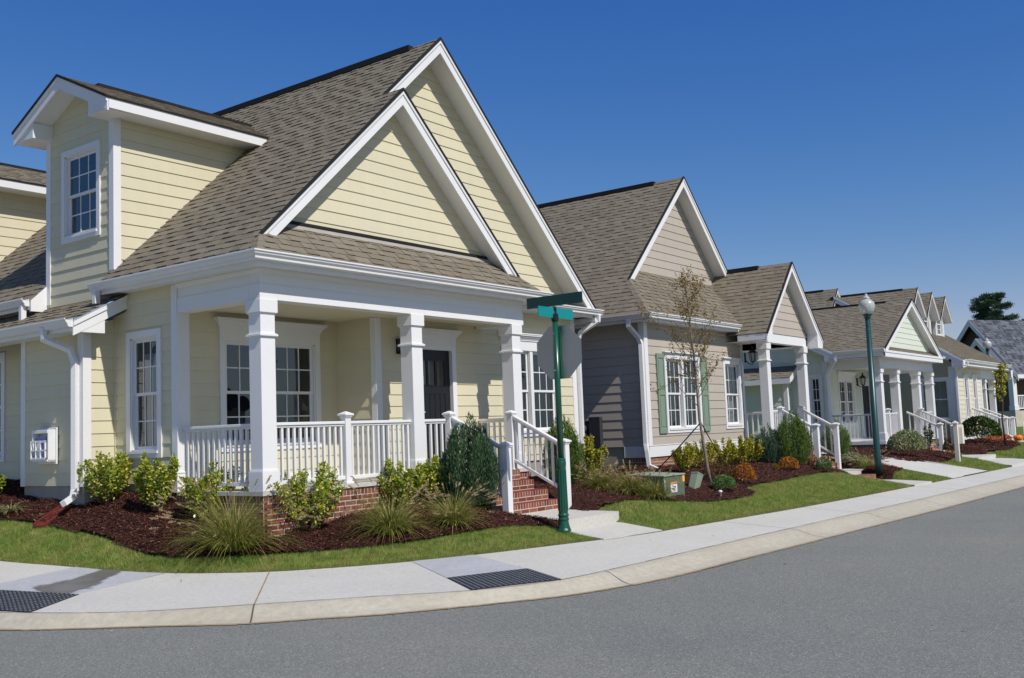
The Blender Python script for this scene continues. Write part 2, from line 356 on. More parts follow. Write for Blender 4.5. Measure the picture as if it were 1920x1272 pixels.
def interval(poly, z):
    xs = []
    n = len(poly)
    for i in range(n):
        a, b = poly[i], poly[(i+1) % n]
        if abs(a[1]-b[1]) < 1e-9:
            if abs(a[1]-z) < 1e-9: xs += [a[0], b[0]]
            continue
        t = (z-a[1])/(b[1]-a[1])
        if -1e-9 <= t <= 1+1e-9: xs.append(a[0]+t*(b[0]-a[0]))
    return (min(xs), max(xs)) if xs else None
def siding(mb, fr, poly, mat, holes=(), exp=0.184, z0=None):
    """lapped clapboards clipped to a convex polygon of (u, z), with rectangular holes (u0, u1, z0, z1)"""
    zmin = min(p[1] for p in poly); zmax = max(p[1] for p in poly)
    if z0 is None: z0 = zmin
    zs = {zmin, zmax} | {p[1] for p in poly}
    k = math.ceil((zmin-z0)/exp)
    while z0+k*exp < zmax: zs.add(z0+k*exp); k += 1
    for h in holes: zs |= {z for z in h[2:4] if zmin < z < zmax}
    zs = sorted(zs); zs = [z for i, z in enumerate(zs) if i == 0 or z-zs[i-1] > 1e-4]
    for a, b in zip(zs, zs[1:]):
        q = math.floor(((a+b)/2-z0)/exp); zb = z0+q*exp
        na = 0.017-0.013*(a-zb)/exp; nb = 0.017-0.013*(b-zb)/exp
        e = 1e-6; ia = interval(poly, a+e); ib = interval(poly, b-e)
        if not ia or not ib: continue
        segs = [(ia[0], ia[1], ib[0], ib[1])]
        for h in holes:
            if h[2] < b-1e-5 and h[3] > a+1e-5:
                new = []
                for (l0, r0, l1, r1) in segs:
                    if h[1] <= min(l0,l1) or h[0] >= max(r0,r1): new.append((l0,r0,l1,r1)); continue
                    if h[0] > max(l0,l1): new.append((l0, h[0], l1, h[0]))
                    if h[1] < min(r0,r1): new.append((h[1], r0, h[1], r1))
                segs = new
        for (l0, r0, l1, r1) in segs:
            mb.poly([fr.P(l0,na,a), fr.P(r0,na,a), fr.P(r1,nb,b), fr.P(l1,nb,b)], mat)
            if abs(a-zb) < 1e-4: mb.poly([fr.P(l0,0.003,a), fr.P(r0,0.003,a), fr.P(r0,na,a), fr.P(l0,na,a)], mat)
def shingles(mb, O, U, V, polys, mat, exp=0.145, rnd=None, tabs=True):
    """lapped courses with thicker random tabs on a roof plane; polys convex in (u, v) metres"""
    rnd = rnd or random.Random(3)
    O = Vector(O); U = Vector(U).normalized(); V = Vector(V).normalized(); N = U.cross(V).normalized()
    if N.z < 0: N = -N
    P = lambda u, v, n: O+U*u+V*v+N*n
    for poly in polys:
        v0 = min(p[1] for p in poly); v1 = max(p[1] for p in poly)
        vs = sorted({v0, v1} | {p[1] for p in poly} | {k*exp for k in range(math.ceil(v0/exp), math.floor(v1/exp)+1)})
        vs = [v for i, v in enumerate(vs) if i == 0 or v-vs[i-1] > 1e-4]
        for a, b in zip(vs, vs[1:]):
            ia = interval(poly, a+1e-6); ib = interval(poly, b-1e-6)
            if not ia or not ib: continue
            q = math.floor(((a+b)/2)/exp); vb = q*exp
            na = 0.010-0.008*(a-vb)/exp; nb = 0.010-0.008*(b-vb)/exp
            lo, hi = min(ia[0], ib[0]), max(ia[1], ib[1])
            def cut(u0, u1): return (max(u0, ia[0]), min(u1, ia[1]), max(u0, ib[0]), min(u1, ib[1]))
            u = lo
            while u < hi-1e-4:
                w = rnd.uniform(0.35, 0.95); u2 = min(u+w, hi)
                a0, a1, b0, b1 = cut(u, u2)
                if a1 > a0-1e-6 or b1 > b0-1e-6:
                    a1 = max(a1, a0) if a1 < a0 else a1
                    if a1 >= a0 and b1 >= b0:
                        i0 = len(mb.v)
                        mb.v.extend([tuple(P(a0,a,na)),tuple(P(a1,a,na)),tuple(P(b1,b,nb)),tuple(P(b0,b,nb)),tuple(P(a0,a,0.001)),tuple(P(a1,a,0.001))])
                        mb.f.append((i0,i0+1,i0+2,i0+3)); mb.m.append(mat); mb.f.append((i0+4,i0+5,i0+1,i0)); mb.m.append(mat)
                    else:
                        c0 = a0 if a1 >= a0 else (b0+b1)/2
                        pts = [P(a0,a,na),P(a1,a,na)] if a1 > a0 else [P(min(max(b0,ia[0]),ia[1]),a,na)]
                        pts += [P(b1,b,nb),P(b0,b,nb)] if b1 > b0 else [P(min(max(a0,ib[0]),ib[1]),b,nb)]
                        if len(pts) >= 3: mb.poly(pts, mat)
                u = u2
            if tabs and abs(a-vb) < 1e-4 and b-a > 0.08:
                u = lo + rnd.uniform(0, 0.2); L0 = max(ia[0], ib[0]); L1 = min(ia[1], ib[1])
                while u < L1:
                    w = rnd.uniform(0.10, 0.30); x0 = max(u, L0); x1 = min(u+w, L1)
                    if x1-x0 > 0.04:
                        t = 0.019; t2 = 0.006
                        i0 = len(mb.v)
                        mb.v.extend([tuple(P(x0,a,t)),tuple(P(x1,a,t)),tuple(P(x1-.008,b,t2)),tuple(P(x0+.008,b,t2)),tuple(P(x0,a,0.001)),tuple(P(x1,a,0.001))])
                        for f in ((0,1,2,3),(4,5,1,0),(4,0,3),(1,5,2)): mb.f.append(tuple(i0+j for j in f)); mb.m.append(mat)
                    u += w + rnd.uniform(0.10, 0.34)
def bricks(mb, fr, u0, u1, ztop, zbot, mat='brick', solid=0.06, rowlock=True, rnd=random.Random(5), soldier=0.105):
    """real bricks on a mortar backing; rowlock course on top, stretchers below"""
    mb.fbox(fr, u0, u1, -solid, 0.0, zbot, ztop-0.002, 'mortar')
    z = ztop
    if rowlock:
        n = max(1, round((u1-u0)/0.068)); w = (u1-u0)/n
        for i in range(n):
            mb.fbox(fr, u0+i*w+.006, u0+(i+1)*w-.006, -solid*.9, rnd.uniform(.001,.003), z-soldier+.013, z+rnd.uniform(-.001,.001), mat)
        z -= soldier
    k = 0
    while z > zbot+0.02:
        h = min(0.068, z-zbot)
        u = u0-(0.107 if k % 2 else 0)
        while u < u1-0.01:
            a = max(u, u0)+.006; b = min(u+.214, u1)-.006
            if b-a > .02: mb.fbox(fr, a, b, -solid*.9, rnd.uniform(.001,.003), z-h+.013, z-.001, mat)
            u += .214
        z -= h; k += 1
# ------------------------------------------------------------------ building parts
GUT = [(0,0),(0,-.115),(.055,-.115),(.075,-.10),(.078,-.075),(.105,-.045),(.112,-.02),(.125,-.015),(.125,.004),(.112,.004),(.108,-.02),(.02,-.03),(.012,0)]
def gutter(root, path, z, name='gutter'):
    mb = MB(); mb.sweep(path, GUT, z, 'white_paint'); return mb.build(name, root)
def downspout(root, path, w=.042, name='downspout', mat='white_paint'):
    mb = MB(); mb.tube(path, w*1.414, 4, mat, True, 1.0, math.pi/4)
    o = mb.build(name, root, bevel=.006); return o
def rake(mb, p0, p1, out, h=.19, th=.035, mat='white_paint', drop=0.012):
    """fascia board hanging below the line p0-p1, thickness th along -out, plus a stepped upper moulding"""
    p0 = Vector(p0)-Vector((0,0,drop)); p1 = Vector(p1)-Vector((0,0,drop)); o = Vector(out)
    for (hh, t0, t1) in ((h, -th, 0.0), (h*.32, 0.0, .018)):
        d = Vector((0,0,-hh))
        mb.hexa([p0+d+o*t0, p1+d+o*t0, p1+d+o*t1, p0+d+o*t1, p0+o*t0, p1+o*t0, p1+o*t1, p0+o*t1], mat)
def roof_edge(mb, p0, p1, out, mat, th=.03, over=.03):  # shingle edge strip; the shade on it is painted as black
    p0 = Vector(p0); p1 = Vector(p1); o = Vector(out); d = Vector((0,0,-th)); u = Vector((0,0,.016))
    mb.hexa([p0+d-o*.02, p1+d-o*.02, p1+d+o*over, p0+d+o*over, p0+u-o*.02, p1+u-o*.02, p1+u+o*over, p0+u+o*over], mat)
def window(root, fr, u0, u1, z0, z1, units=1, cols=3, rows=4, casing=.10, head=None, sillh=.10, lowrows=None, curtain=None, depth=.8, single=None, name='window', open_lower=False, grille=True):
    """double-hung window: the mesh is its casing; sashes, glass, cornice and curtain are its sub-parts"""
    joined = MB() if single else None
    mb = joined or MB(); W = 'white_paint'
    c = casing
    hz = z1 + (c if head != 'crown' else .20)
    mb.fbox(fr, u0-c, u0, -.02, .034, z0-sillh, hz, W); mb.fbox(fr, u1, u1+c, -.02, .034, z0-sillh, hz, W)
    mb.fbox(fr, u0, u1, -.02, .034, z1, hz, W); mb.fbox(fr, u0, u1, -.02, .034, z0-sillh, z0, W)
    mb.fbox(fr, u0-.02, u1+.02, -.02, .052, z0-.035, z0, W)
    for a, b in ((u0-.004, u0+.02), (u1-.02, u1+.004)): mb.fbox(fr, a, b, -.09, .012, z0, z1, W)
    mb.fbox(fr, u0, u1, -.09, .012, z1-.02, z1+.002, W); mb.fbox(fr, u0, u1, -.09, .02, z0-.002, z0+.02, W)
    w = None
    if not single: w = mb.build(name, root); par = w
    # cornice
    if head:
        hb = joined or MB()
        if head == 'crown':
            for (dz0, dz1, n, e) in ((0,.03,.05,.012),(.03,.06,.062,.03),(.06,.09,.085,.06),(.09,.115,.11,.085),(.115,.135,.12,.10)):
                hb.fbox(fr, u0-c-e, u1+c+e, -.0, n, hz+dz0-.02, hz+dz1-.02, W)
        else:
            hb.fbox(fr, u0-c-.02, u1+c+.02, 0, .05, hz+.001, hz+.035, W); hb.fbox(fr, u0-c-.05, u1+c+.05, 0, .085, hz+.035, hz+.06, W)
        if not single: hb.build('cornice', par)
    sb = joined or MB(); gb = joined or MB()
    mull = .09; uw = ((u1-u0)-(units-1)*mull)/units; zm = (z0+z1)/2
    for k in range(units):
        a = u0+k*(uw+mull)+.02; b = a+uw-.04
        if k: sb.fbox(fr, a-.02-mull, a-.02, -.06, .028, z0+.02, z1-.02, W)
        for (lo, hi, n) in ((zm-.02, z1-.02, -.028), (z0+.02, zm+.02, -.052)):
            s = .042
            sb.fbox(fr, a, a+s, n-.025, n, lo, hi, W); sb.fbox(fr, b-s, b, n-.025, n, lo, hi, W)
            sb.fbox(fr, a+s, b-s, n-.025, n, hi-s, hi, W); sb.fbox(fr, a+s, b-s, n-.025, n, lo, lo+s, W)
            r = rows//2 if n > -.04 or lowrows is None else lowrows
            if grille:
                for i in range(1, cols):
                    x = a+s+(b-a-2*s)*i/cols; sb.fbox(fr, x-.009, x+.009, n-.018, n-.004, lo+s, hi-s, W)
                for j in range(1, r):
                    y = lo+s+(hi-lo-2*s)*j/r; sb.fbox(fr, a+s, b-s, n-.0175, n-.0035, y-.009, y+.009, W)
            gb.poly([fr.P(a+s-.01,n-.012,lo+s-.01), fr.P(b-s+.01,n-.012,lo+s-.01), fr.P(b-s+.01,n-.012,hi-s+.01), fr.P(a+s-.01,n-.012,hi-s+.01)], 'window_glass')
    if not single:
        sb.build('sash', par); gb.build('glass', par)
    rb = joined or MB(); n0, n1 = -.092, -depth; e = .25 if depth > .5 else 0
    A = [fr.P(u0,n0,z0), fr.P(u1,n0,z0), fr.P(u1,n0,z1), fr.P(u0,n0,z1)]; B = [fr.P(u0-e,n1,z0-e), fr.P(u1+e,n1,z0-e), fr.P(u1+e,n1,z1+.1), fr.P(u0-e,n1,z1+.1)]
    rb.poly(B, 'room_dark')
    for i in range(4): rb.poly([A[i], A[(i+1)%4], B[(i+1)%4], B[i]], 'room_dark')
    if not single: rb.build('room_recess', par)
    if curtain:
        cb = joined or MB()
        for (ca, cz0, cbb, cz1) in curtain:
            n = 18; pts = []
            for i in range(n+1):
                u = ca+(cbb-ca)*i/n; pts.append((u, -.16+.018*math.sin(i*2.1)))
            for i in range(n):
                cb.poly([fr.P(pts[i][0],pts[i][1],cz0), fr.P(pts[i+1][0],pts[i+1][1],cz0), fr.P(pts[i+1][0],pts[i+1][1],cz1), fr.P(pts[i][0],pts[i][1],cz1)], 'curtain_white')
        if not single: cb.build('curtain', par)
    if single: return joined.build(name, single)
    return w
def hole(u0, u1, z0, z1, g=.03): return (u0-g, u1+g, z0-g, z1+g)
def column(root, x, y, w, z0, z1, name='porch_column'):
    mb = MB(); h = w/2; W = 'white_paint'
    def ring(a, b, e): mb.box(x-h-e, x+h+e, y-h-e, y+h+e, a, b, W)
    mb.box(x-h, x+h, y-h, y+h, z0+.001, z1, W)
    ring(z0, z0+.25, .022); ring(z0+.25, z0+.27, .012)
    ring(z1-.17, z1-.0005, .028); ring(z1-.185, z1-.17, .014); ring(z1-.475, z1-.445, .03); ring(z1-.445, z1-.435, .014)
    return mb.build(name, root, bevel=.004)
def newel(root, x, y, z0, z1, w=.105, name='newel_post'):
    mb = MB(); h = w/2; W = 'white_paint'
    mb.box(x-h, x+h, y-h, y+h, z0, z1-.06, W)
    mb.box(x-h-.014, x+h+.014, y-h-.014, y+h+.014, z1-.085, z1-.062, W)
    mb.box(x-h-.03, x+h+.03, y-h-.03, y+h+.03, z1-.06, z1-.035, W)
    q = h+.03; t = .012
    b = [(x-q,y-q,z1-.035),(x+q,y-q,z1-.035),(x+q,y+q,z1-.035),(x-q,y+q,z1-.035)]; c = [(x-t,y-t,z1),(x+t,y-t,z1),(x+t,y+t,z1),(x-t,y+t,z1)]
    mb.hexa(b+c, W)
    mb.box(x-h-.018, x+h+.018, y-h-.018, y+h+.018, z0, z0+.03, W)
    return mb.build(name, root, bevel=.003)
_BAL = {}
def railing(root, p0, p1, zt0, zt1, hgt, n, name='railing', drop=.075):
    """top and bottom rail between plan points p0 and p1; top-of-rail heights zt0, zt1; each baluster is a sub-part"""
    a = Vector((p0[0],p0[1],0)); b = Vector((p1[0],p1[1],0)); W = 'white_paint'
    mb = MB()
    A = a+Vector((0,0,zt0)); B = b+Vector((0,0,zt1)); dz = Vector((0,0,1))
    mb.beam(A-dz*.02, B-dz*.02, .085, .04, W); mb.beam(A-dz*.055, B-dz*.055, .05, .03, W)
    o = mb.build(name, root, bevel=.006)
    m3 = MB(); m3.beam(A-dz*(hgt-.02), B-dz*(hgt-.02), .055, .05, W); m3.build('bottom_rail', o, bevel=.006)
    key = round(hgt, 3)
    if key not in _BAL:
        m2 = MB(); m2.box(-.017,.017,-.017,.017,0,hgt-.11+.03,W); me = bpy.data.meshes.new('baluster')
        me.from_pydata(m2.v, [], m2.f); me.materials.append(MATS[W]); _BAL[key] = me
    for i in range(n):
        t = (i+.5)/n; q = A.lerp(B, t)-dz*(hgt-.04) - ORG[root.name]
        c = bpy.data.objects.new('baluster', _BAL[key]); COL.objects.link(c); c.parent = o; c.location = q
    return o
def lantern(root, p, out, s=1.0, hook=True, name='wall_lantern'):
    """black carriage lantern on a scrolled bracket; p is the fixing point on the wall"""
    p = Vector(p); o = Vector(out); mb = MB(); K = 'metal_black'
    mb.beam(p-Vector((0,0,.11*s)), p+Vector((0,0,.11*s)), .09*s, .03*s, K, up=tuple(o))
    c = p+o*.16*s
    mb.tube([p+Vector((0,0,-.05*s)), p+o*.06*s+Vector((0,0,-.13*s)), c+Vector((0,0,-.16*s)), c+Vector((0,0,-.10*s))], .012*s, 6, K)
    mb.lathe(c, [(.02*s,-.12*s),(.05*s,-.10*s),(.055*s,-.085*s)], 8, K)
    for k in range(6):
        t = k*math.pi/3; mb.beam(c+Vector((.052*s*math.cos(t),.052*s*math.sin(t),-.09*s)), c+Vector((.085*s*math.cos(t),.085*s*math.sin(t),.10*s)), .012*s, .012*s, K)
    mb.lathe(c, [(.105*s,.10*s),(.09*s,.12*s),(.05*s,.17*s),(.025*s,.19*s),(.022*s,.21*s),(.028*s,.23*s),(.006*s,.26*s)], 8, K)
    l = mb.build(name, root)
    g = MB(); g.lathe(c, [(.046*s,-.085*s),(.076*s,.098*s)], 8, 'globe_glass'); g.build('lantern_glass', l)
    b = MB(); b.lathe(c, [(.012*s,-.08*s),(.014*s,-.01*s),(.02*s,.03*s),(.004*s,.07*s)], 8, 'brass'); b.build('bulb', l)
    return l
def soffit(mb, pts, mat='white_paint'): mb.poly(pts, mat)
def boxes(root, name, *bs, mat='white_paint', bevel=.004):
    """each box is a part of its own"""
    for b in bs:
        m = MB(); m.box(*b, mat); m.build(name, root, bevel=bevel)
def slope_pts(m, x0, z0, sgn=1): return lambda x: z0 + sgn*m*(x-x0)
# ------------------------------------------------------------------ house 1: cream corner cottage
M1 = 0.94; S1 = math.sqrt(1+M1*M1)
def steps(root, x0, x1, ys, zs, zbase, mat='brick', name='porch_steps'):
    mb = MB(); rnd = random.Random(9)
    for k, (y, z) in enumerate(zip(ys, zs)):
        zb = zs[k+1] if k+1 < len(zs) else zbase
        bricks(mb, front(y), x0, x1, z, zb, mat, solid=.34, rnd=rnd, soldier=.092)
        mb.box(x0+.02, x1-.02, y+.02, 0.02, min(zbase, zb)-.25, z-.02, 'mortar')
        # side faces of each step
        for fr, a, b in ((left(x0), y, .0), (right(x1), y, .0)):
            bricks(mb, fr, a+.02, b, z-.094, zbase-.2, mat, solid=.03, rowlock=False, rnd=rnd)
    return mb.build(name, root)
def crown_run(mb, path, z):
    mb.sweep(path, [(0,0),(0,-.07),(.012,-.07),(.02,-.05),(.045,-.02),(.05,0)], z, 'white_paint')

def build_house1():
    root = thing('corner_cottage', 'cream yellow corner cottage with two nested front gables, side dormers and a railed porch', 'house', (0, 0, -.45))
    W = 'white_paint'; C = 'cream_siding'
    ZL = lambda x: 2.98+M1*(x+.28); vx = lambda x: (x+.28)*S1
    xr = 4.33; vr = vx(xr); xs = 2.9; XR = 6.08; XM = 8.94
    # --- walls
    wl = MB()
    h_side = hole(2.21, 2.855, .56, 2.17); h_far = hole(6.56, 7.3, .56, 2.17)
    siding(wl, left(0), [(1.80,.10),(3.29,.10),(3.29,2.86),(1.80,2.86)], C, [h_side])
    siding(wl, left(0), [(4.95,.10),(14,.10),(14,2.86),(4.95,2.86)], C, [h_far])
    siding(wl, left(-.49), [(3.31,.10),(4.97,.10),(4.97,2.34),(3.31,2.34)], C)
    siding(wl, front(3.29), [(-.47,.10),(-.001,.10),(-.001,2.52),(-.47,2.30)], C)
    h_pw = hole(.79, 2.50, .60, 2.14); h_rw = hole(6.30, 7.97, .62, 2.13); h_dr = (3.80, 4.90, -.1, 2.10)
    siding(wl, front(1.77), [(0,.0),(2.99,.0),(2.99,2.52),(0,2.52)], C, [h_pw])
    siding(wl, left(2.99), [(.9,.0),(1.78,.0),(1.78,2.52),(.9,2.52)], C)
    siding(wl, front(.9), [(2.99,.0),(5.70,.0),(5.70,2.86),(2.99,2.86)], C, [h_dr])
    siding(wl, front(.9), [(5.70,.07),(8.65,.07),(8.65,2.86),(5.70,2.86)], C, [h_rw], z0=0.0)
    wl.box(.95, 8.6, 2.75, 13.9, -.5, 2.8, 'room_dark')
    siding(wl, right(8.65), [(.9,.07),(14,.07),(14,2.86),(.9,2.86)], C)
    wl.build('wall', root)
    gw = MB()
    siding(gw, front(.4), [(.60,3.62),(5.20,3.62),(xs,ZL(xs)-.16)], C, z0=3.53)
    gw.build('gable_wall', root)
    gw = MB()
    siding(gw, front(.9), [(0,2.86),(8.65,2.86),(8.65,3.06),(xr,ZL(xr)-.16),(0,3.06)], C)
    gw.build('gable_wall', root)
    boxes(root, 'foundation', (.02, .2, 1.9, 3.27, -.7, .10), (-.47, .2, 3.31, 4.96, -.7, .10), (.02, .2, 4.965, 14, -.7, .10), (5.72, 8.63, .92, 1.2, -.8, .07), (8.4, 8.63, 1.21, 13.9, -.8, .07), mat='foundation_grey')
    # --- corner boards and trim
    tr = MB()
    tr.box(-.024, .185, 1.745, 1.875, .0, 2.851, W); tr.box(-.045, .205, 1.725, 1.895, -.02, .24, W); tr.box(-.052, .212, 1.718, 1.902, .24, .262, W)
    tr.build('corner_board', root, bevel=.004)
    boxes(root, 'corner_board', (-.515, -.385, 3.262, 3.41, .09, 2.33), (-.516, -.40, 4.87, 4.995, .09, 2.32), (2.965, 3.09, .872, .99, .0, 2.497), (8.53, 8.676, .872, 1.0, .0, 2.851))
    boxes(root, 'skirting', (.186, 2.96, 1.742, 1.77, .0, .13), (3.092, 3.78, .872, .9, .0, .13), (4.93, 5.7, .872, .9, .0, .13))
    boxes(root, 'corner_board', (-.022, .0, 3.245, 3.285, .1, 2.86), mat=C)
    # --- porch structure
    pb = MB()
    pb.box(0, 5.69, 0, .2, 2.45, 2.86, W); pb.box(-.013, 5.703, -.013, .213, 2.449, 2.65, W)
    pb.box(0, .2, .2, 1.745, 2.45, 2.86, W); pb.box(-.013, .213, .213, 1.745, 2.449, 2.65, W)
    pb.box(5.49, 5.69, .2, .88, 2.45, 2.86, W); pb.box(5.477, 5.703, .213, .872, 2.449, 2.65, W)
    crown_run(pb, [(0,1.745),(0,0),(5.69,0)], 2.852)
    pb.build('porch_beam', root, bevel=.004)
    pc = MB(); pc.box(.2, 5.49, .2, 1.78, 2.5, 2.53, C); pc.build('porch_ceiling', root)
    pf = MB(); pf.box(-.035, 5.725, -.035, 1.76, -.055, -.002, 'concrete_walk'); pf.build('porch_floor', root)
    bb = MB(); rnd = random.Random(4)
    bricks(bb, front(-.01), 0, 3.66, -.058, -.95, rnd=rnd); bricks(bb, front(-.01), 5.16, 5.70, -.058, -.95, rnd=rnd)
    bricks(bb, left(-.01), -.01, 1.93, -.058, -.85, rnd=rnd); bricks(bb, right(5.70), -.01, .9, -.058, -.95, rnd=rnd)
    bb.build('brick_base', root)
    for x in (.1175, 2.965, 5.49): column(root, x, .1175, .235, 0, 2.449)
    steps(root, 3.68, 5.14, [-.23,-.50,-.775,-.98], [0.0,-.16,-.315,-.475], -.64)
    # railings
    railing(root, (.24,.10), (1.49,.10), .865, .865, .80, 12); railing(root, (1.60,.10), (2.85,.10), .865, .865, .80, 12)
    railing(root, (.09,.24), (.09,1.72), .865, .865, .80, 13); railing(root, (3.08,.06), (3.55,.02), .865, .865, .80, 4)
    railing(root, (5.5,.24), (5.5,.87), .865, .865, .80, 5)
    newel(root, 1.545, .10, -.0, 1.0)
    newel(root, 3.61, -.04, -.02, .985); newel(root, 5.20, -.04, -.02, .985); newel(root, 3.64, -1.09, -.72, .485, .115); newel(root, 5.20, -1.09, -.72, .485, .115)
    railing(root, (3.615,-.09), (3.635,-1.03), .90, .42, .77, 8, 'stair_railing'); railing(root, (5.20,-.09), (5.20,-1.03), .90, .42, .77, 8, 'stair_railing')
    # --- windows and door
    window(root, front(1.77), .79, 2.50, .60, 2.14-.03, 2, 3, 4, head='crown', casing=.10)
    window(root, left(0), 2.21, 2.855, .56, 2.17, 1, 3, 4, casing=.10, curtain=[(2.42,.6,2.80,1.95)])
    window(root, left(0), 6.56, 7.3, .56, 2.17, 1, 3, 4, casing=.10)
    window(root, front(.9), 6.30, 7.97, .62, 2.13, 2, 3, 4, head='crown', casing=.10)
    fr = front(.9); d = MB(); K = 'door_black'
    d.fbox(fr, 3.89, 4.80, -.09, -.05, .0, 2.04, K)
    for a, b in ((3.89,4.02),(4.67,4.80)): d.fbox(fr, a, b, -.05, -.035, .0, 2.04, K)
    for a, b in ((0,.2),(1.30,1.45),(1.86,2.04)): d.fbox(fr, 4.02, 4.67, -.05, -.035, a, b, K)
    for k in range(5):
        x = 4.02+.65*k/5; d.fbox(fr, x+.006, x+.124, -.05, -.042, .2, 1.30, K)
    for k in range(1, 3): x = 4.02+.65*k/3; d.fbox(fr, x-.025, x+.025, -.05, -.036, 1.45, 1.86, K)
    do = d.build('door', root)
    g = MB(); g.poly([fr.P(4.02,-.047,1.45), fr.P(4.67,-.047,1.45), fr.P(4.67,-.047,1.86), fr.P(4.02,-.047,1.86)], 'window_glass'); g.build('glass', do)
    hb = MB(); hb.tube([fr.P(3.95,-.03,1.0), fr.P(3.95,.03,1.0), fr.P(4.07,.035,1.0)], .011, 6, 'brass'); hb.fbox(fr, 3.93, 3.97, -.035, -.028, .9, 1.1, 'brass'); hb.build('handle', do)
    st = MB(); st.fbox(fr, 4.03, 4.13, -.035, -.031, 1.47, 1.60, 'label_white'); st.fbox(fr, 4.055, 4.105, -.031, -.029, 1.50, 1.575, 'label_blue'); st.build('sticker', do)
    t = MB(); t.fbox(fr, 3.79, 3.885, -.09, .034, 0, 2.12, W); t.fbox(fr, 4.805, 4.91, -.09, .034, 0, 2.12, W); t.fbox(fr, 3.885, 4.805, -.09, .034, 2.04, 2.12, W)
    t.fbox(fr, 3.79, 4.91, -.05, .036, 2.12, 2.27, W)
    for (a, b, n, e) in ((2.25,2.28,.05,.012),(2.28,2.31,.062,.03),(2.31,2.34,.085,.06),(2.34,2.365,.11,.085),(2.365,2.385,.12,.10)): t.fbox(fr, 3.79-e, 4.91+e, 0, n, a, b, W)
    t.build('door_frame', root, bevel=.003)
    lantern(root, (3.50,.88,2.06), (0,-1,0), 1.1)
    # --- roofs
    rnd = random.Random(21); T = 'shingles_tan'
    r = MB()
    O, U, V = (-.28,0,2.98), (0,1,0), (1,0,M1)
    D0, D1, E0, E1 = 3.34, 5.15, 8.74, 10.6
    shingles(r, O, U, V, [[(-.28,0),(.5,0),(.5,vx(xs)),(.08,vx(xs)),(.08,vx(.08))], [(.5,0),(D0,0),(D0,vr),(.5,vr)], [(D0,vx(.0)),(D1,vx(.0)),(D1,vr),(D0,vr)], [(D1,0),(E0,0),(E0,vr),(D1,vr)], [(E0,vx(0)),(E1,vx(0)),(E1,vr),(E0,vr)], [(E1,0),(14.2,0),(14.2,vr),(E1,vr)]], T, rnd=rnd)
    r.poly([(xr,.5,ZL(xr)),(XM,.5,2.98),(XM,14.2,2.98),(xr,14.2,ZL(xr))], T)
    # small roof over the porch: right slope and front skirt
    r.poly([(xs,.08,ZL(xs)),(XR-.36,.08,3.318),(XR,-.28,2.98),(XR,.9,2.98),(xs,.9,ZL(xs))], T)
    shingles(r, (0,-.28,2.98), (1,0,0), (0,1,M1), [[(-.28,0),(XR,0),(XR-.70,.70*S1),(.42,.70*S1)]], T, rnd=rnd)
    for k in range(7):    # hip caps
        a = -.27+k*.10; b = a+.17
        for sx in (0, 1):
            cx = (lambda q: q) if not sx else (lambda q: XR-.28-q)
            h = lambda q, e: (cx(q), q, 2.98+M1*(q+.28)+e)
            c0 = Vector(h(a,.018)); c1 = Vector(h(b,.008)); s = -1 if not sx else 1
            w1 = Vector((s*.10, .10*0, -.05)); w2 = Vector((0,-.13,-.05))
            if not sx and k < 4: r.poly([c0, c1, c1+Vector((-.0,.13,.0))+Vector((0,0,.0)), c0+Vector((0,.13,0))], T); r.poly([c0, c1, c1+Vector((.13,0,.0)), c0+Vector((.13,0,0))], T); r.poly([c0, c0+Vector((.13,0,0)), c0+Vector((.13,0,-.016)), c0+Vector((0,0,-.016))], T)
    r.box(xr-.13, xr+.13, 1.1, 13.8, ZL(xr)-.09, ZL(xr)+.012, 'vent_shade_black')  # ridge vent, shaded side given by its black colour
    shingles(r, (-.84,0,2.41), (0,1,0), (.84,0,.44), [[(2.93,0),(D0,0),(D0,.93),(2.93,.93)], [(D0,0),(9,0),(9,.93),(D0,.93)]], T, rnd=rnd)
    r.poly([(XR,.48,2.985),(XM+.05,.48,2.985),(XM+.05,.9,3.09),(XR,.9,3.09)], T)
    roof_edge(r, (xs,.08,ZL(xs)), (.0,.08,ZL(.0)), (0,-1,0), 'vent_shade_black'); roof_edge(r, (xs,.08,ZL(xs)), (XR-.30,.08,2.98+M1*.30), (0,-1,0), 'vent_shade_black')
    roof_edge(r, (xr,.5,ZL(xr)), (xs-.0,.5,ZL(xs)), (0,-1,0), 'vent_shade_black'); roof_edge(r, (xr,.5,ZL(xr)), (XM,.5,2.98), (0,-1,0), 'vent_shade_black')
    r.box(.55, 5.25, .33, .40, 3.595, 3.64, 'vent_shade_black')
    r.poly([(.4,.27,3.52),(5.4,.27,3.52),(5.4,.40,3.65),(.4,.40,3.65)], 'foundation_grey')
    r.build('roof', root)
    # --- fascias and soffits
    f = MB(); o = (0,-1,0)
    rake(f, (xs,.08,ZL(xs)), (.10,.08,ZL(.10)), o, .24); rake(f, (xs,.08,ZL(xs)), (XR-.42,.08,2.98+M1*.42), o, .24)
    rake(f, (xr,.5,ZL(xr)), (xs-.25,.5,ZL(xs-.25)), o, .24); rake(f, (xr,.5,ZL(xr)), (XM,.5,2.98), o, .24)
    for (xa, xb, za, zb, y0, y1) in ((xs,.10,ZL(xs),ZL(.10),.1,.42),(xs,XR-.3,ZL(xs),2.98+M1*.3,.1,.42),(xr,2.0,ZL(xr),ZL(2.0),.52,.92),(xr,XM,ZL(xr),2.98,.52,.92)):
        soffit(f, [(xa,y0,za-.19),(xb,y0,zb-.19),(xb,y1,zb-.19),(xa,y1,za-.19)])
    soffit(f, [(-.27,-.27,2.853),(XR-.01,-.27,2.853),(XR-.01,.02,2.853),(-.27,.02,2.853)]); soffit(f, [(-.27,.02,2.853),(.02,.02,2.853),(.02,3.30,2.853),(-.27,3.30,2.853)])
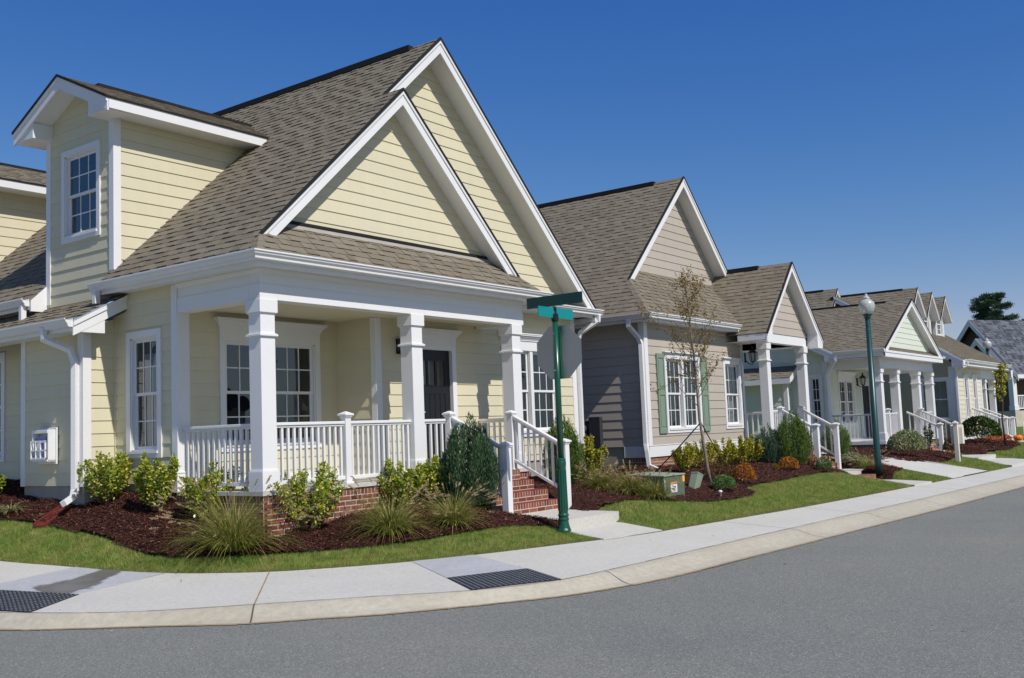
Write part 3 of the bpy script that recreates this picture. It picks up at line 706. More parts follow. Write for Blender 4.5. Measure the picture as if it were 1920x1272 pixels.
    soffit(f, [(5.6,.02,2.853),(XR-.01,.02,2.853),(XR-.01,.9,2.853),(5.6,.9,2.853)]); soffit(f, [(XR-.01,.5,2.853),(XM,.5,2.853),(XM,.9,2.853),(XR-.01,.9,2.853)])
    soffit(f, [(8.65,.5,2.853),(XM,.5,2.853),(XM,14,2.853),(8.65,14,2.853)])
    FP = [(-.025,.0),(-.025,-.14),(0,-.14),(0,.0)]
    f.sweep([(-.28,3.34),(-.28,-.28),(XR,-.28),(XR,.5)], FP, 2.972, W); f.sweep([(-.28,8.74),(-.28,5.18)], FP, 2.972, W)
    f.sweep([(XR,.5),(XM,.5),(XM,14)], FP, 2.972, W)
    soffit(f, [(-.27,5.18,2.853),(.02,5.18,2.853),(.02,8.74,2.853),(-.27,8.74,2.853)])
    # end caps of the eaves (boxed returns)
    f.hexa([(-.28,5.15,2.80),(.0,5.15,2.80),(.0,5.19,2.80),(-.28,5.19,2.80),(-.28,5.15,2.97),(.0,5.15,3.235),(.0,5.19,3.235),(-.28,5.19,2.97)], W)
    f.hexa([(-.28,3.30,2.80),(.0,3.30,2.80),(.0,3.335,2.80),(-.28,3.335,2.80),(-.28,3.30,2.97),(.0,3.30,3.235),(.0,3.335,3.235),(-.28,3.335,2.97)], W)
    f.hexa([(XM-.1,.475,2.765),(XM,.48,2.76),(XM,.9,2.76),(XM-.1,.9,2.76),(XM-.1,.48,3.05),(XM,.48,2.96),(XM,.9,2.96),(XM-.1,.9,3.05)], W)
    # shed roof fascia over the side bay
    f.sweep([(-.84,9),(-.84,2.99)], FP, 2.403, W)
    rake(f, (-.84,2.95,2.405), (0,2.95,2.845), (0,-1,0), .20, .03)
    f.hexa([(-.83,2.955,2.25),(-.36,2.955,2.25),(-.36,3.0,2.25),(-.83,3.0,2.25),(-.83,2.955,2.33),(-.36,2.955,2.56),(-.36,3.0,2.56),(-.83,3.0,2.33)], W)
    soffit(f, [(-.83,2.96,2.275),(-.48,2.96,2.275),(-.48,9,2.275),(-.83,9,2.275)]); soffit(f, [(-.5,2.96,2.33),(.0,2.96,2.60),(.0,3.3,2.60),(-.5,3.3,2.33)])
    f.build('fascia', root)
    gutter(root, [(-.28,3.36),(-.28,-.28),(XR+.02,-.28)], 3.0); gutter(root, [(XR+.0,.5),(XM+.10,.5)], 2.995); gutter(root, [(-.28,8.7),(-.28,5.2)], 2.995); gutter(root, [(-.84,9),(-.84,2.96)], 2.43)
    downspout(root, [(-.335,3.22,2.92),(-.335,3.22,2.70)]); downspout(root, [(-.335,5.3,2.92),(-.335,5.3,2.66)])
    downspout(root, [(-.90,3.62,2.36),(-.90,3.62,2.20),(-.62,3.42,2.04),(-.565,3.385,1.85),(-.565,3.385,.06),(-.60,3.36,-.04),(-.84,3.2,-.12)])
    downspout(root, [(8.92,.45,2.9),(8.92,.45,2.78),(8.78,.80,2.56),(8.74,.85,2.40),(8.74,.85,-.3)])
    # --- dormers
    for dy in (0, 5.45):
        y0, y1, yc = 3.29+dy, 5.15+dy, 4.22+dy
        dm = MB(); hw = hole(3.72+dy, 4.62+dy, 3.92, 5.20)
        siding(dm, left(0), [(y0,2.78),(y1,2.78),(y1,5.73),(yc,6.17),(y0,5.73)], C, [hw], z0=2.86)
        siding(dm, front(y0), [(0,ZL(0)),(0,5.56),(2.47,5.56)], C, z0=2.86)
        siding(dm, Fr((0,y1,0),(1,0,0),(0,1,0)), [(0,ZL(0)),(0,5.56),(2.47,5.56)], C, z0=2.86)
        dmo = dm.build('dormer', root)
        t = MB()
        t.box(-.026, .10, y0-.024, y0+.10, ZL(0)-.0, 5.56, W); t.box(-.026, .10, y1-.10, y1+.024, 2.9, 5.56, W)
        rk = lambda yy, zz: rake(t, (-.36,yc,6.345), (-.36,yy,zz), (-1,0,0), .20, .03)
        rk(yc-1.34, 5.715); rk(yc+1.34, 5.715)
        for s in (-1, 1):
            ye = yc+s*1.34
            t.hexa([(-.34,ye,5.545),(2.62,ye,5.545),(2.62,ye-s*.03,5.545),(-.34,ye-s*.03,5.545),(-.34,ye,5.70),(2.62,ye,5.70),(2.62,ye-s*.03,5.70),(-.34,ye-s*.03,5.70)], W)
            yw = y0 if s < 0 else y1
            t.poly([(-.34,ye,5.55),(2.45,ye,5.55),(2.45,yw,5.55),(-.34,yw,5.55)], W)
            t.poly([(-.34,yc,6.17),(-.34,ye,5.54),(.0,ye,5.54),(.0,yc,6.17)], W)
            yi = yw - s*.14
            yo = ye-s*.032; t.hexa([(-.334,yo,5.535),(0,yo,5.535),(0,yi,5.535),(-.334,yi,5.535),(-.334,yo,5.66),(0,yo,5.66),(0,yi,5.79),(-.334,yi,5.79)], W)
        t.build('trim', dmo, bevel=.003)
        rf = MB(); L = math.hypot(1.34,.63)
        for s in (-1, 1):
            ye = yc+s*1.345
            shingles(rf, (0,ye,5.712), (1,0,0), (0,-s*1.345,.633), [[(-.38,0),(2.63,0),(3.29,L),(-.38,L)]], T, rnd=rnd)
            roof_edge(rf, (-.37,yc,6.345), (-.37,ye,5.712), (-1,0,0), 'vent_shade_black', .025, .02)
            rf.box(-.38, 2.62, ye-.012, ye+.012, 5.69, 5.715, 'vent_shade_black')
        rf.box(.25, 3.25, yc-.11, yc+.11, 6.27, 6.358, 'vent_shade_black')
        rf.build('roof', dmo)
        window(dmo, left(0), 3.72+dy, 4.62+dy, 3.92, 5.20, 1, 3, 4, casing=.09, single=dmo)
    return root
# ------------------------------------------------------------------ house 2: taupe cottage
def build_house2():
    root = thing('taupe_cottage', 'taupe grey cottage with sage green shutters and a small gabled porch on its right', 'house', (11, .6, -.4))
    W = 'white_paint'; C = 'taupe_siding'; T = 'shingles_tan'; rnd = random.Random(31)
    m = .96; S = math.sqrt(1+m*m); xe = 10.68; ze_ = 3.04
    ZL = lambda x: ze_+m*(x-xe); vx = lambda x: (x-xe)*S
    xr = 14.75; vr = vx(xr); XM = 2*xr-xe; yf = .6; yk = 1.3; yw = 1.65; YE = .28
    wl = MB()
    h1 = hole(11.93, 13.50, .55, 2.13); h2 = hole(15.0, 15.82, .58, 2.10)
    siding(wl, front(yf), [(11.0,.19),(16.1,.19),(16.1,2.90),(11.0,2.90)], C, [h1, h2], exp=.2)
    siding(wl, left(11.0), [(yf,.19),(11,.19),(11,2.90),(yf,2.90)], C, exp=.2)
    siding(wl, right(16.1), [(yf,.19),(2.4,.19),(2.4,2.90),(yf,2.90)], C, exp=.2)
    siding(wl, front(2.4), [(16.1,.1),(18.7,.1),(18.7,2.90),(16.1,2.90)], C, exp=.2)
    siding(wl, right(18.7), [(2.4,.1),(11,.1),(11,2.90),(2.4,2.90)], C, exp=.2)
    wl.box(11.1, 16.0, 1.7, 10.9, -.4, 2.8, 'room_dark'); wl.box(16.0, 18.6, 2.6, 10.9, -.4, 2.8, 'room_dark')
    wl.build('wall', root)
    g = MB(); siding(g, front(yw), [(12.12,4.25),(2*xr-12.12,4.25),(xr,ZL(xr)-.16)], C, exp=.2, z0=4.15); g.build('gable_wall', root)
    boxes(root, 'corner_board', (10.975, 11.125, yf-.026, yf+.12, .206, 2.893), (16.0, 16.125, yf-.027, yf+.12, -.055, 2.893))
    t = MB(); t.box(10.985, 15.998, yf-.022, yf, -.05, .19, W); t.box(10.978, 11.0, yf, yf+.62, -.051, .189, W); t.box(10.965, 15.999, yf-.032, yf-.001, .19, .205, W); t.build('skirt_board', root, bevel=.004)
    fd = MB(); bricks(fd, front(yf+.01), 11.01, 16.1, -.055, -.85, 'brick_brown', rnd=rnd); bricks(fd, left(11.01), yf+.01, 1.25, -.055, -.85, 'brick_brown', rnd=rnd)
    fd.box(11.02, 11.2, 1.25, 11, -.85, .18, 'foundation_grey'); fd.build('brick_base', root)
    window(root, front(yf), 11.93, 13.50, .55, 2.13, 2, 3, 4, head='flat', casing=.10, curtain=None)
    window(root, front(yf), 15.0, 15.82, .58, 2.10, 1, 3, 4, head='flat', casing=.10, curtain=[(15.02,.62,15.80,1.35)])
    for (a, b) in ((11.46, 11.81), (13.62, 13.97)):
        s = MB(); K = 'shutter_green'; fr = front(yf)
        s.fbox(fr, a, b, .015, .035, .45, 2.23, K)
        for q in ((a,a+.05),(b-.05,b)): s.fbox(fr, q[0], q[1], .035, .05, .45, 2.23, K)
        for q in ((.45,.56),(1.30,1.40),(2.13,2.23)): s.fbox(fr, a+.05, b-.05, .035, .05, q[0], q[1], K)
        for q in ((.60,1.26),(1.44,2.09)): s.fbox(fr, a+.075, b-.075, .035, .044, q[0], q[1], K)
        s.build('shutter', root, bevel=.003)
    # roofs
    r = MB()
    shingles(r, (xe,0,ze_), (0,1,0), (1,0,m), [[(YE,0),(yk,0),(yk,(yk-YE)*S)], [(yk,0),(11.3,0),(11.3,vr),(yk,vr)]], T, rnd=rnd)
    xq = 15.2
    shingles(r, (0,YE,ze_), (1,0,0), (0,1,m), [[(xe,0),(18.0,0),(18.0,(yw-YE)*S),(xe+yw-YE,(yw-YE)*S)]], T, rnd=rnd)
    r.poly([(xr,yk,ZL(xr)),(XM,yk,ze_),(XM,11.3,ze_),(xr,11.3,ZL(xr))], T)
    for k in range(7):
        a = k*.135; b = a+.19
        p = lambda q, e: Vector((xe+q, YE+q, ze_+m*q+e))
        r.poly([p(a,.022), p(b,.010), p(b,.010)+Vector((0,.13,0)), p(a,.022)+Vector((0,.13,0))], T); r.poly([p(a,.022), p(b,.010), p(b,.010)+Vector((.13,0,0)), p(a,.022)+Vector((.13,0,0))], T)
    r.box(xr-.13, xr+.13, 2.1, 11, ZL(xr)-.09, ZL(xr)+.012, 'vent_shade_black')
    roof_edge(r, (xr,yk,ZL(xr)), (xe+.95,yk,ZL(xe+.95)), (0,-1,0), 'vent_shade_black'); roof_edge(r, (xr,yk,ZL(xr)), (XM,yk,ze_), (0,-1,0), 'vent_shade_black')
    # porch gable roof: ridge along y
    pe0, pe1, pz, py0, px = 15.2, 19.06, 2.80, -.5, 17.13
    mp = (4.76-pz)/(px-pe0); SP = math.sqrt(1+mp*mp)
    shingles(r, (pe0,0,pz), (0,1,0), (1,0,mp), [[(py0,0),(4.2,0),(4.2,(px-pe0)*SP),(py0,(px-pe0)*SP)]], T, rnd=rnd)
    shingles(r, (pe1,0,pz), (0,1,0), (-1,0,mp), [[(py0,0),(4.2,0),(4.2,(px-pe0)*SP),(py0,(px-pe0)*SP)]], T, rnd=rnd)
    roof_edge(r, (px,py0,4.76), (pe0,py0,pz), (0,-1,0), 'vent_shade_black'); roof_edge(r, (px,py0,4.76), (pe1,py0,pz), (0,-1,0), 'vent_shade_black')
    r.box(px-.12, px+.12, .4, 3.2, 4.66, 4.775, 'vent_shade_black')
    r.build('roof', root)
    f = MB(); o = (0,-1,0)
    rake(f, (xr,yk,ZL(xr)), (xe+.98,yk,ZL(xe+.98)), o, .24); rake(f, (xr,yk,ZL(xr)), (XM,yk,ze_), o, .24)
    for (xa, xb, za, zb, y0, y1) in ((xr,xe+.9,ZL(xr),ZL(xe+.9),yk+.02,yw+.02),(xr,XM,ZL(xr),ze_,yk+.02,yw+.02),(px,pe0,4.76,pz,py0+.02,-.18),(px,pe1,4.76,pz,py0+.02,-.18)):
        soffit(f, [(xa,y0,za-.19),(xb,y0,zb-.19),(xb,y1,zb-.19),(xa,y1,za-.19)])
    rake(f, (px,py0,4.76), (pe0,py0,pz), o, .22); rake(f, (px,py0,4.76), (pe1,py0,pz), o, .22)
    for s, e in ((1, pe0+.028), (-1, pe1-.028)):   # boxed returns
        y_ = py0+.004
        f.hexa([(e,y_,pz-.232),(e+s*.34,y_,pz-.232),(e+s*.34,-.2,pz-.232),(e,-.2,pz-.232),(e,y_,pz-.03),(e+s*.34,y_,pz+.27),(e+s*.34,-.2,pz+.27),(e,-.2,pz-.03)], W)
    FP = [(-.025,.0),(-.025,-.15),(0,-.15),(0,.0)]
    f.sweep([(xe,11),(xe,YE),(15.4,YE)], FP, ze_-.01, W); f.sweep([(pe0,YE),(pe0,py0+.05)], FP, pz-.01, W); f.sweep([(pe1,py0+.05),(pe1,4)], FP, pz-.01, W)
    soffit(f, [(xe,YE,2.895),(16.2,YE,2.895),(16.2,yf+.02,2.895),(xe,yf+.02,2.895)]); soffit(f, [(xe,yf,2.895),(11.02,yf,2.895),(11.02,11,2.895),(xe,11,2.895)])
    soffit(f, [(pe0,-.2,pz-.16),(pe1,-.2,pz-.16),(pe1,3,pz-.16),(pe0,3,pz-.16)])
    f.build('fascia', root)
    gutter(root, [(xe,11),(xe,YE),(15.25,YE)], ze_+.01)
    downspout(root, [(xe-.05,.75,2.95),(xe-.05,.75,2.80),(10.88,.66,2.55),(10.93,.64,2.42),(10.93,.64,.25),(10.90,.60,.1),(10.88,.56,-.22),(11.0,.36,-.34)], .045)
    # porch
    pb = MB(); pb.box(15.8, 18.6, -.2, .0, 2.62, 2.86, W); pb.box(15.8, 15.98, 0, .57, 2.62, 2.86, W); pb.box(18.42, 18.6, 0, 2.4, 2.62, 2.86, W)
    pb.build('porch_beam', root, bevel=.004)
    gp = MB(); siding(gp, front(-.2), [(15.6,2.862),(18.66,2.862),(px,4.76-.17)], C, exp=.2); gp.build('gable_wall', root)
    pf = MB(); pf.box(15.9, 18.65, -.23, 2.4, -.06, .0, 'concrete_walk'); pf.build('porch_floor', root); boxes(root, 'porch_ceiling', (16.13, 18.4, .01, 2.4, 2.64, 2.66), bevel=0)
    bb = MB(); bricks(bb, front(-.2), 15.9, 16.4, -.06, -1.0, 'brick_brown', rnd=rnd); bricks(bb, front(-.2), 17.9, 18.62, -.06, -1.0, 'brick_brown', rnd=rnd); bricks(bb, left(15.9), -.2, .6, -.06, -1.0, 'brick_brown', rnd=rnd); bb.build('brick_base', root)
    column(root, 15.92, -.09, .22, 0, 2.62); column(root, 18.47, -.09, .22, 0, 2.62)
    steps(root, 16.4, 17.9, [-.42,-.68,-.94,-1.15], [0.0,-.17,-.34,-.51], -.70, 'brick_brown')
    railing(root, (16.03,-.1), (16.42,-.14), .90, .90, .82, 4); railing(root, (18.0,-.1), (18.35,-.1), .90, .90, .82, 3); railing(root, (18.5,.05), (18.5,2.35), .90, .90, .82, 14)
    newel(root, 16.45, -.22, -.05, 1.0); newel(root, 17.86, -.22, -.05, 1.0); newel(root, 16.42, -1.12, -.95, .53, .12); newel(root, 17.86, -1.12, -.95, .53, .12)
    railing(root, (16.44,-.27), (16.43,-1.06), .92, .46, .79, 5, 'stair_railing'); railing(root, (17.86,-.27), (17.86,-1.06), .92, .46, .79, 5, 'stair_railing')
    lantern(root, (16.1,.50,2.28), (.25,-1,0), 1.15)
    # meters on the side wall
    mt = MB(); mt.box(10.86, 10.985, 1.74, 2.04, .18, .88, 'meter_grey'); mo = mt.build('meter_cabinet', root, bevel=.01)
    mb = MB(); mb.tube([(10.98,2.2,.62),(10.76,2.2,.62)], [.10,.09], 14, 'steel_back'); mb.box(10.9, 10.985, 2.08, 2.32, .2, .80, 'meter_grey'); mb.tube([(10.95,2.2,.2),(10.95,2.2,-.4)], .03, 8, 'meter_grey'); mb.build('electric_meter', root)
    return root

# ------------------------------------------------------------------ house 3: pale green cottage
def build_house3():
    root = thing('pale_green_cottage', 'pale mint green cottage with four white porch columns, behind the street lamp', 'house', (24.7, -.3, -.7))
    W = 'white_paint'; C = 'green_siding'; T = 'shingles_tan'; rnd = random.Random(41); F = -.15
    x0, x1, yb = 24.7, 31.1, -.3
    xe, yr = 24.15, -.65; XE = 31.2; xm = 27.67; zt = 4.62; ze_ = 2.76
    m = (zt-ze_)/(xm-xe); S = math.sqrt(1+m*m)
    wl = MB()
    hs = hole(1.68, 2.0, .5, 2.02); hw1 = hole(27.45, 29.05, .45, 1.98); hw2 = hole(32.4, 33.4, .45, 1.98); YB = 2.0
    siding(wl, left(x0), [(1.45,.0),(7.5,.0),(7.5,4.3),(4.4,4.3),(1.45,2.85)], C, [hs])
    siding(wl, left(24.3), [(2.68,.0),(4.3,.0),(4.3,2.0),(2.68,2.0)], C); siding(wl, front(2.68), [(24.32,.0),(24.7,.0),(24.7,2.15),(24.32,2.0)], C)
    siding(wl, front(YB), [(x0,F),(31.1,F),(31.1,2.4),(x0,2.4)], C, [hw1, (29.85,30.95,F-.1,1.85)])
    wl.box(x0+.1, 31.0, YB+.95, 9, -.6, 2.6, 'room_dark')
    wl.build('wall', root)
    g = MB(); siding(g, front(-.40), [(xe+.7,2.90),(XE-.7,2.90),(xm,zt-.16)], C, z0=2.90); g.build('gable_wall', root)
    boxes(root, 'corner_board', (x0-.03, x0+.2, 1.38, 1.56, F, 2.52), (24.27, 24.40, 2.65, 2.8, 0, 2.0), (24.265, 24.3, 4.2, 4.32, 0, 2.0))
    fd = MB(); fd.box(24.32, 24.9, 1.5, 7.4, -.9, .0, 'foundation_grey'); fd.build('foundation', root)
    window(root, left(x0), 1.68, 2.0, .5, 2.02, 1, 2, 4, casing=.09, depth=.3)
    window(root, front(YB), 27.45, 29.05, .45, 1.98, 2, 2, 4, head='crown', casing=.09)
    d = MB(); fr = front(YB); d.fbox(fr, 29.92, 30.88, -.08, -.04, F, 1.82, 'door_black')
    for a, b in ((29.92,30.05),(30.75,30.88)): d.fbox(fr, a, b, -.04, -.025, F, 1.82, 'door_black')
    d.fbox(fr, 30.05, 30.75, -.04, -.025, 1.0, 1.15, 'door_black'); d.build('door', root)
    q = MB(); q.fbox(fr, 29.81, 29.915, -.08, .034, F, 1.9, W); q.fbox(fr, 30.885, 30.99, -.08, .034, F, 1.9, W); q.fbox(fr, 29.915, 30.885, -.08, .034, 1.82, 1.9, W); q.fbox(fr, 29.75, 31.05, 0, .07, 1.9, 2.1, W); q.build('door_frame', root)
    lantern(root, (29.45,YB-.02,1.95), (0,-1,0), 1.3)
    # roof
    r = MB(); L = (xm-xe)*S
    shingles(r, (xe,0,ze_), (0,1,0), (1,0,m), [[(yr,0),(.95,0),(.95,L),(yr,L)], [(.95,0),(4.3,L),(.95,L)]], T, rnd=rnd)
    shingles(r, (XE,0,ze_), (0,1,0), (-1,0,m), [[(yr,0),(4.3,0),(4.3,L),(yr,L)]], T, rnd=rnd, tabs=False)
    # cross slope facing the street over the side wall
    zc = lambda y: 2.76+m*(y-.95)
    Sx = math.sqrt(1+m*m)
    shingles(r, (0,.95,2.76), (1,0,0), (0,1,m), [[(24.15,0),(24.15,3.5*Sx),(27.65,3.5*Sx)]], T, rnd=rnd)
    r.box(xm-.12, xm+.12, .2, 4.0, zt-.06, zt+.02, 'vent_shade_black')
    roof_edge(r, (xm,yr,zt), (xe,yr,ze_), (0,-1,0), 'vent_shade_black'); roof_edge(r, (xm,yr,zt), (XE,yr,ze_), (0,-1,0), 'vent_shade_black')
    shingles(r, (0,yr+.02,2.74), (1,0,0), (0,1,.62), [[(xe+.3,0),(XE-.3,0),(XE-.6,.30),(xe+.6,.30)]], T, rnd=rnd)
    shingles(r, (23.95,0,2.05), (0,1,0), (.75,0,.42), [[(2.4,0),(7,0),(7,.86),(2.4,.86)]], T, rnd=rnd)
    # street-facing dormer far up the roof
    r.build('roof', root)
    f = MB(); o = (0,-1,0)
    rake(f, (xm,yr,zt), (xe,yr,ze_), o, .22); rake(f, (xm,yr,zt), (XE,yr,ze_), o, .22)
    for xa, xb in ((xm,xe),(xm,XE)): soffit(f, [(xa,yr+.02,zt-.19),(xb,yr+.02,ze_-.19),(xb,-.38,ze_-.19),(xa,-.38,zt-.19)])
    f.box(xe+.02, XE-.02, yr-.02, yr+.03, 2.52, 2.73, W); f.box(xe+.02, XE-.02, yr-.04, yr-.02, 2.66, 2.73, W)
    soffit(f, [(xe,yr,2.525),(XE,yr,2.525),(XE,-.28,2.525),(xe,-.28,2.525)]); soffit(f, [(xe,-.3,2.525),(x0+.02,-.3,2.525),(x0+.02,1.45,2.525),(xe,1.45,2.525)])
    FP = [(-.025,.0),(-.025,-.2),(0,-.2),(0,.0)]
    f.sweep([(xe,.95),(xe,yr)], FP, 2.74, W)
    rake(f, (24.15,.95,2.76), (24.15,4.45,2.76+m*3.5), (-1,0,0), .24, .03); soffit(f, [(24.16,.95,2.55),(24.16,4.45,2.55+m*3.5),(24.72,4.45,2.55+m*3.5),(24.72,.95,2.55)])
    f.hexa([(24.181,.97,2.48),(24.7,.97,2.48),(24.7,1.3,2.48),(24.181,1.3,2.48),(24.181,.97,2.72),(24.7,.97,2.72),(24.7,1.3,2.88),(24.181,1.3,2.88)], W)
    f.sweep([(23.95,7),(23.95,2.42)], FP, 2.05, W); f.hexa([(23.96,2.42,1.86),(24.7,2.42,2.2),(24.7,2.46,2.2),(23.96,2.46,1.86),(23.96,2.42,2.04),(24.7,2.42,2.46),(24.7,2.46,2.46),(23.96,2.46,2.04)], W)
    soffit(f, [(23.96,2.45,1.87),(24.32,2.45,1.95),(24.32,7,1.95),(23.96,7,1.87)])
    f.build('fascia', root)
    gutter(root, [(xe,.97),(xe,yr-.02)], 2.78)
    downspout(root, [(xe-.05,.9,2.7),(xe-.05,.9,2.52),(24.5,1.3,2.2),(24.62,1.42,2.05),(24.62,1.42,-.3)], .05)
    pb = MB(); pb.box(x0, x1, yb, yb+.2, 2.22, 2.53, W); pb.box(x0-.012, x1+.012, yb-.012, yb+.212, 2.219, 2.37, W); pb.box(x0, x0+.2, yb+.2, 1.4, 2.22, 2.53, W); pb.box(x0-.012, x0+.212, yb+.212, 1.4, 2.219, 2.37, W); pb.box(x1-.2, x1, yb+.2, YB, 2.22, 2.53, W); pb.build('porch_beam', root)
    pf = MB(); pf.box(x0-.04, x1+.04, yb-.04, YB, F-.10, F, 'white_paint'); pf.build('porch_floor', root); boxes(root, 'porch_ceiling', (x0+.21, x1-.21, yb+.21, YB, 2.40, 2.42), mat=C, bevel=0)
    bb = MB(); bricks(bb, front(yb), x0, 29.0, F-.1, -1.1, 'brick_brown', rnd=rnd); bricks(bb, left(x0), yb, 1.5, F-.1, -1.0, 'brick_brown', rnd=rnd); bb.build('brick_base', root)
    for x in (24.83, 26.66, 29.2, 30.97): column(root, x, yb+.12, .26, F, 2.219)
    railing(root, (x0+.12,.02), (x0+.12,1.38), .745, .745, .82, 11); railing(root, (24.98,yb+.1), (25.55,yb+.1), .745, .745, .82, 5); railing(root, (25.66,yb+.1), (26.52,yb+.1), .745, .745, .82, 7); railing(root, (29.35,yb+.1), (30.85,yb+.1), .745, .745, .82, 12)
    newel(root, 25.6, yb+.1, F, .9); newel(root, 29.0, yb-.05, F, .9)
    steps(root, 26.9, 29.0, [-.5,-.8,-1.1,-1.4], [F,F-.16,F-.32,F-.48], F-.66, 'brick_brown')
    newel(root, 26.95, -1.45, -1.1, .36, .13); newel(root, 28.95, -1.45, -1.1, .36, .13)
    railing(root, (26.93,-.42), (26.95,-1.38), .78, .28, .79, 6, 'stair_railing'); railing(root, (28.98,-.42), (28.95,-1.38), .78, .28, .79, 6, 'stair_railing')
    return root

def street_dormer(root, xc, yf, w, zb, zw, zr, C, T, depth, ov=.25, fill=False):
    """narrow gabled dormer facing the street"""
    W = 'white_paint'; d = MB()
    h = hole(xc-w/2+.24, xc+w/2-.24, zb+.36, zw+.02)
    siding(d, left(xc-w/2), [(yf,zb),(yf+depth,zb+depth*.6),(yf+depth,zw),(yf,zw)], C); siding(d, right(xc+w/2), [(yf,zb),(yf+depth,zb+depth*.6),(yf+depth,zw),(yf,zw)], C)
    siding(d, front(yf), [(xc-w/2,zb),(xc+w/2,zb),(xc+w/2,zw),(xc,zr-.2),(xc-w/2,zw)], W, [h] if not fill else ())
    o = d.build('dormer', root)
    t = MB(); t.box(xc-w/2-.025, xc-w/2+.1, yf-.03, yf+.12, zb, zw, W); t.box(xc+w/2-.1, xc+w/2+.025, yf-.03, yf+.12, zb, zw, W); t.box(xc-w/2, xc+w/2, yf-.03, yf, zb, zb+.28, W)
    e0, e1, y0 = xc-w/2-ov, xc+w/2+ov, yf-.35; sl = (zr-zw)/(w/2); ze_ = zw-ov*sl
    rake(t, (xc,y0,zr), (e0,y0,ze_), (0,-1,0), .16); rake(t, (xc,y0,zr), (e1,y0,ze_), (0,-1,0), .16)
    for e in (e0, e1): t.poly([(xc,y0,zr-.14),(e,y0,ze_-.14),(e,yf+.01,ze_-.14),(xc,yf+.01,zr-.14)], W); t.box(min(e,e+.02), max(e,e+.02), y0, yf+depth, ze_-.15, ze_-.02, W)
    t.build('trim', o)
    r = MB(); L = math.hypot(w/2+ov, zr-ze_)
    for e, s in ((e0, 1), (e1, -1)):
        shingles(r, (e,0,ze_), (0,1,0), (s*(w/2+ov),0,zr-ze_), [[(y0-.02,0),(yf+depth,0),(yf+depth+1.2,L),(y0-.02,L)]], T, rnd=random.Random(5))
        roof_edge(r, (xc,y0,zr), (e,y0,ze_), (0,-1,0), 'vent_shade_black', .02, .02)
    r.box(xc-.09, xc+.09, y0+.6, yf+depth+.8, zr-.05, zr+.018, 'vent_shade_black')
    r.build('roof', o)
    if not fill: window(o, front(yf), xc-w/2+.24, xc+w/2-.24, zb+.36, zw+.02, 1, 2, 4, casing=.07, single=o)
    return o

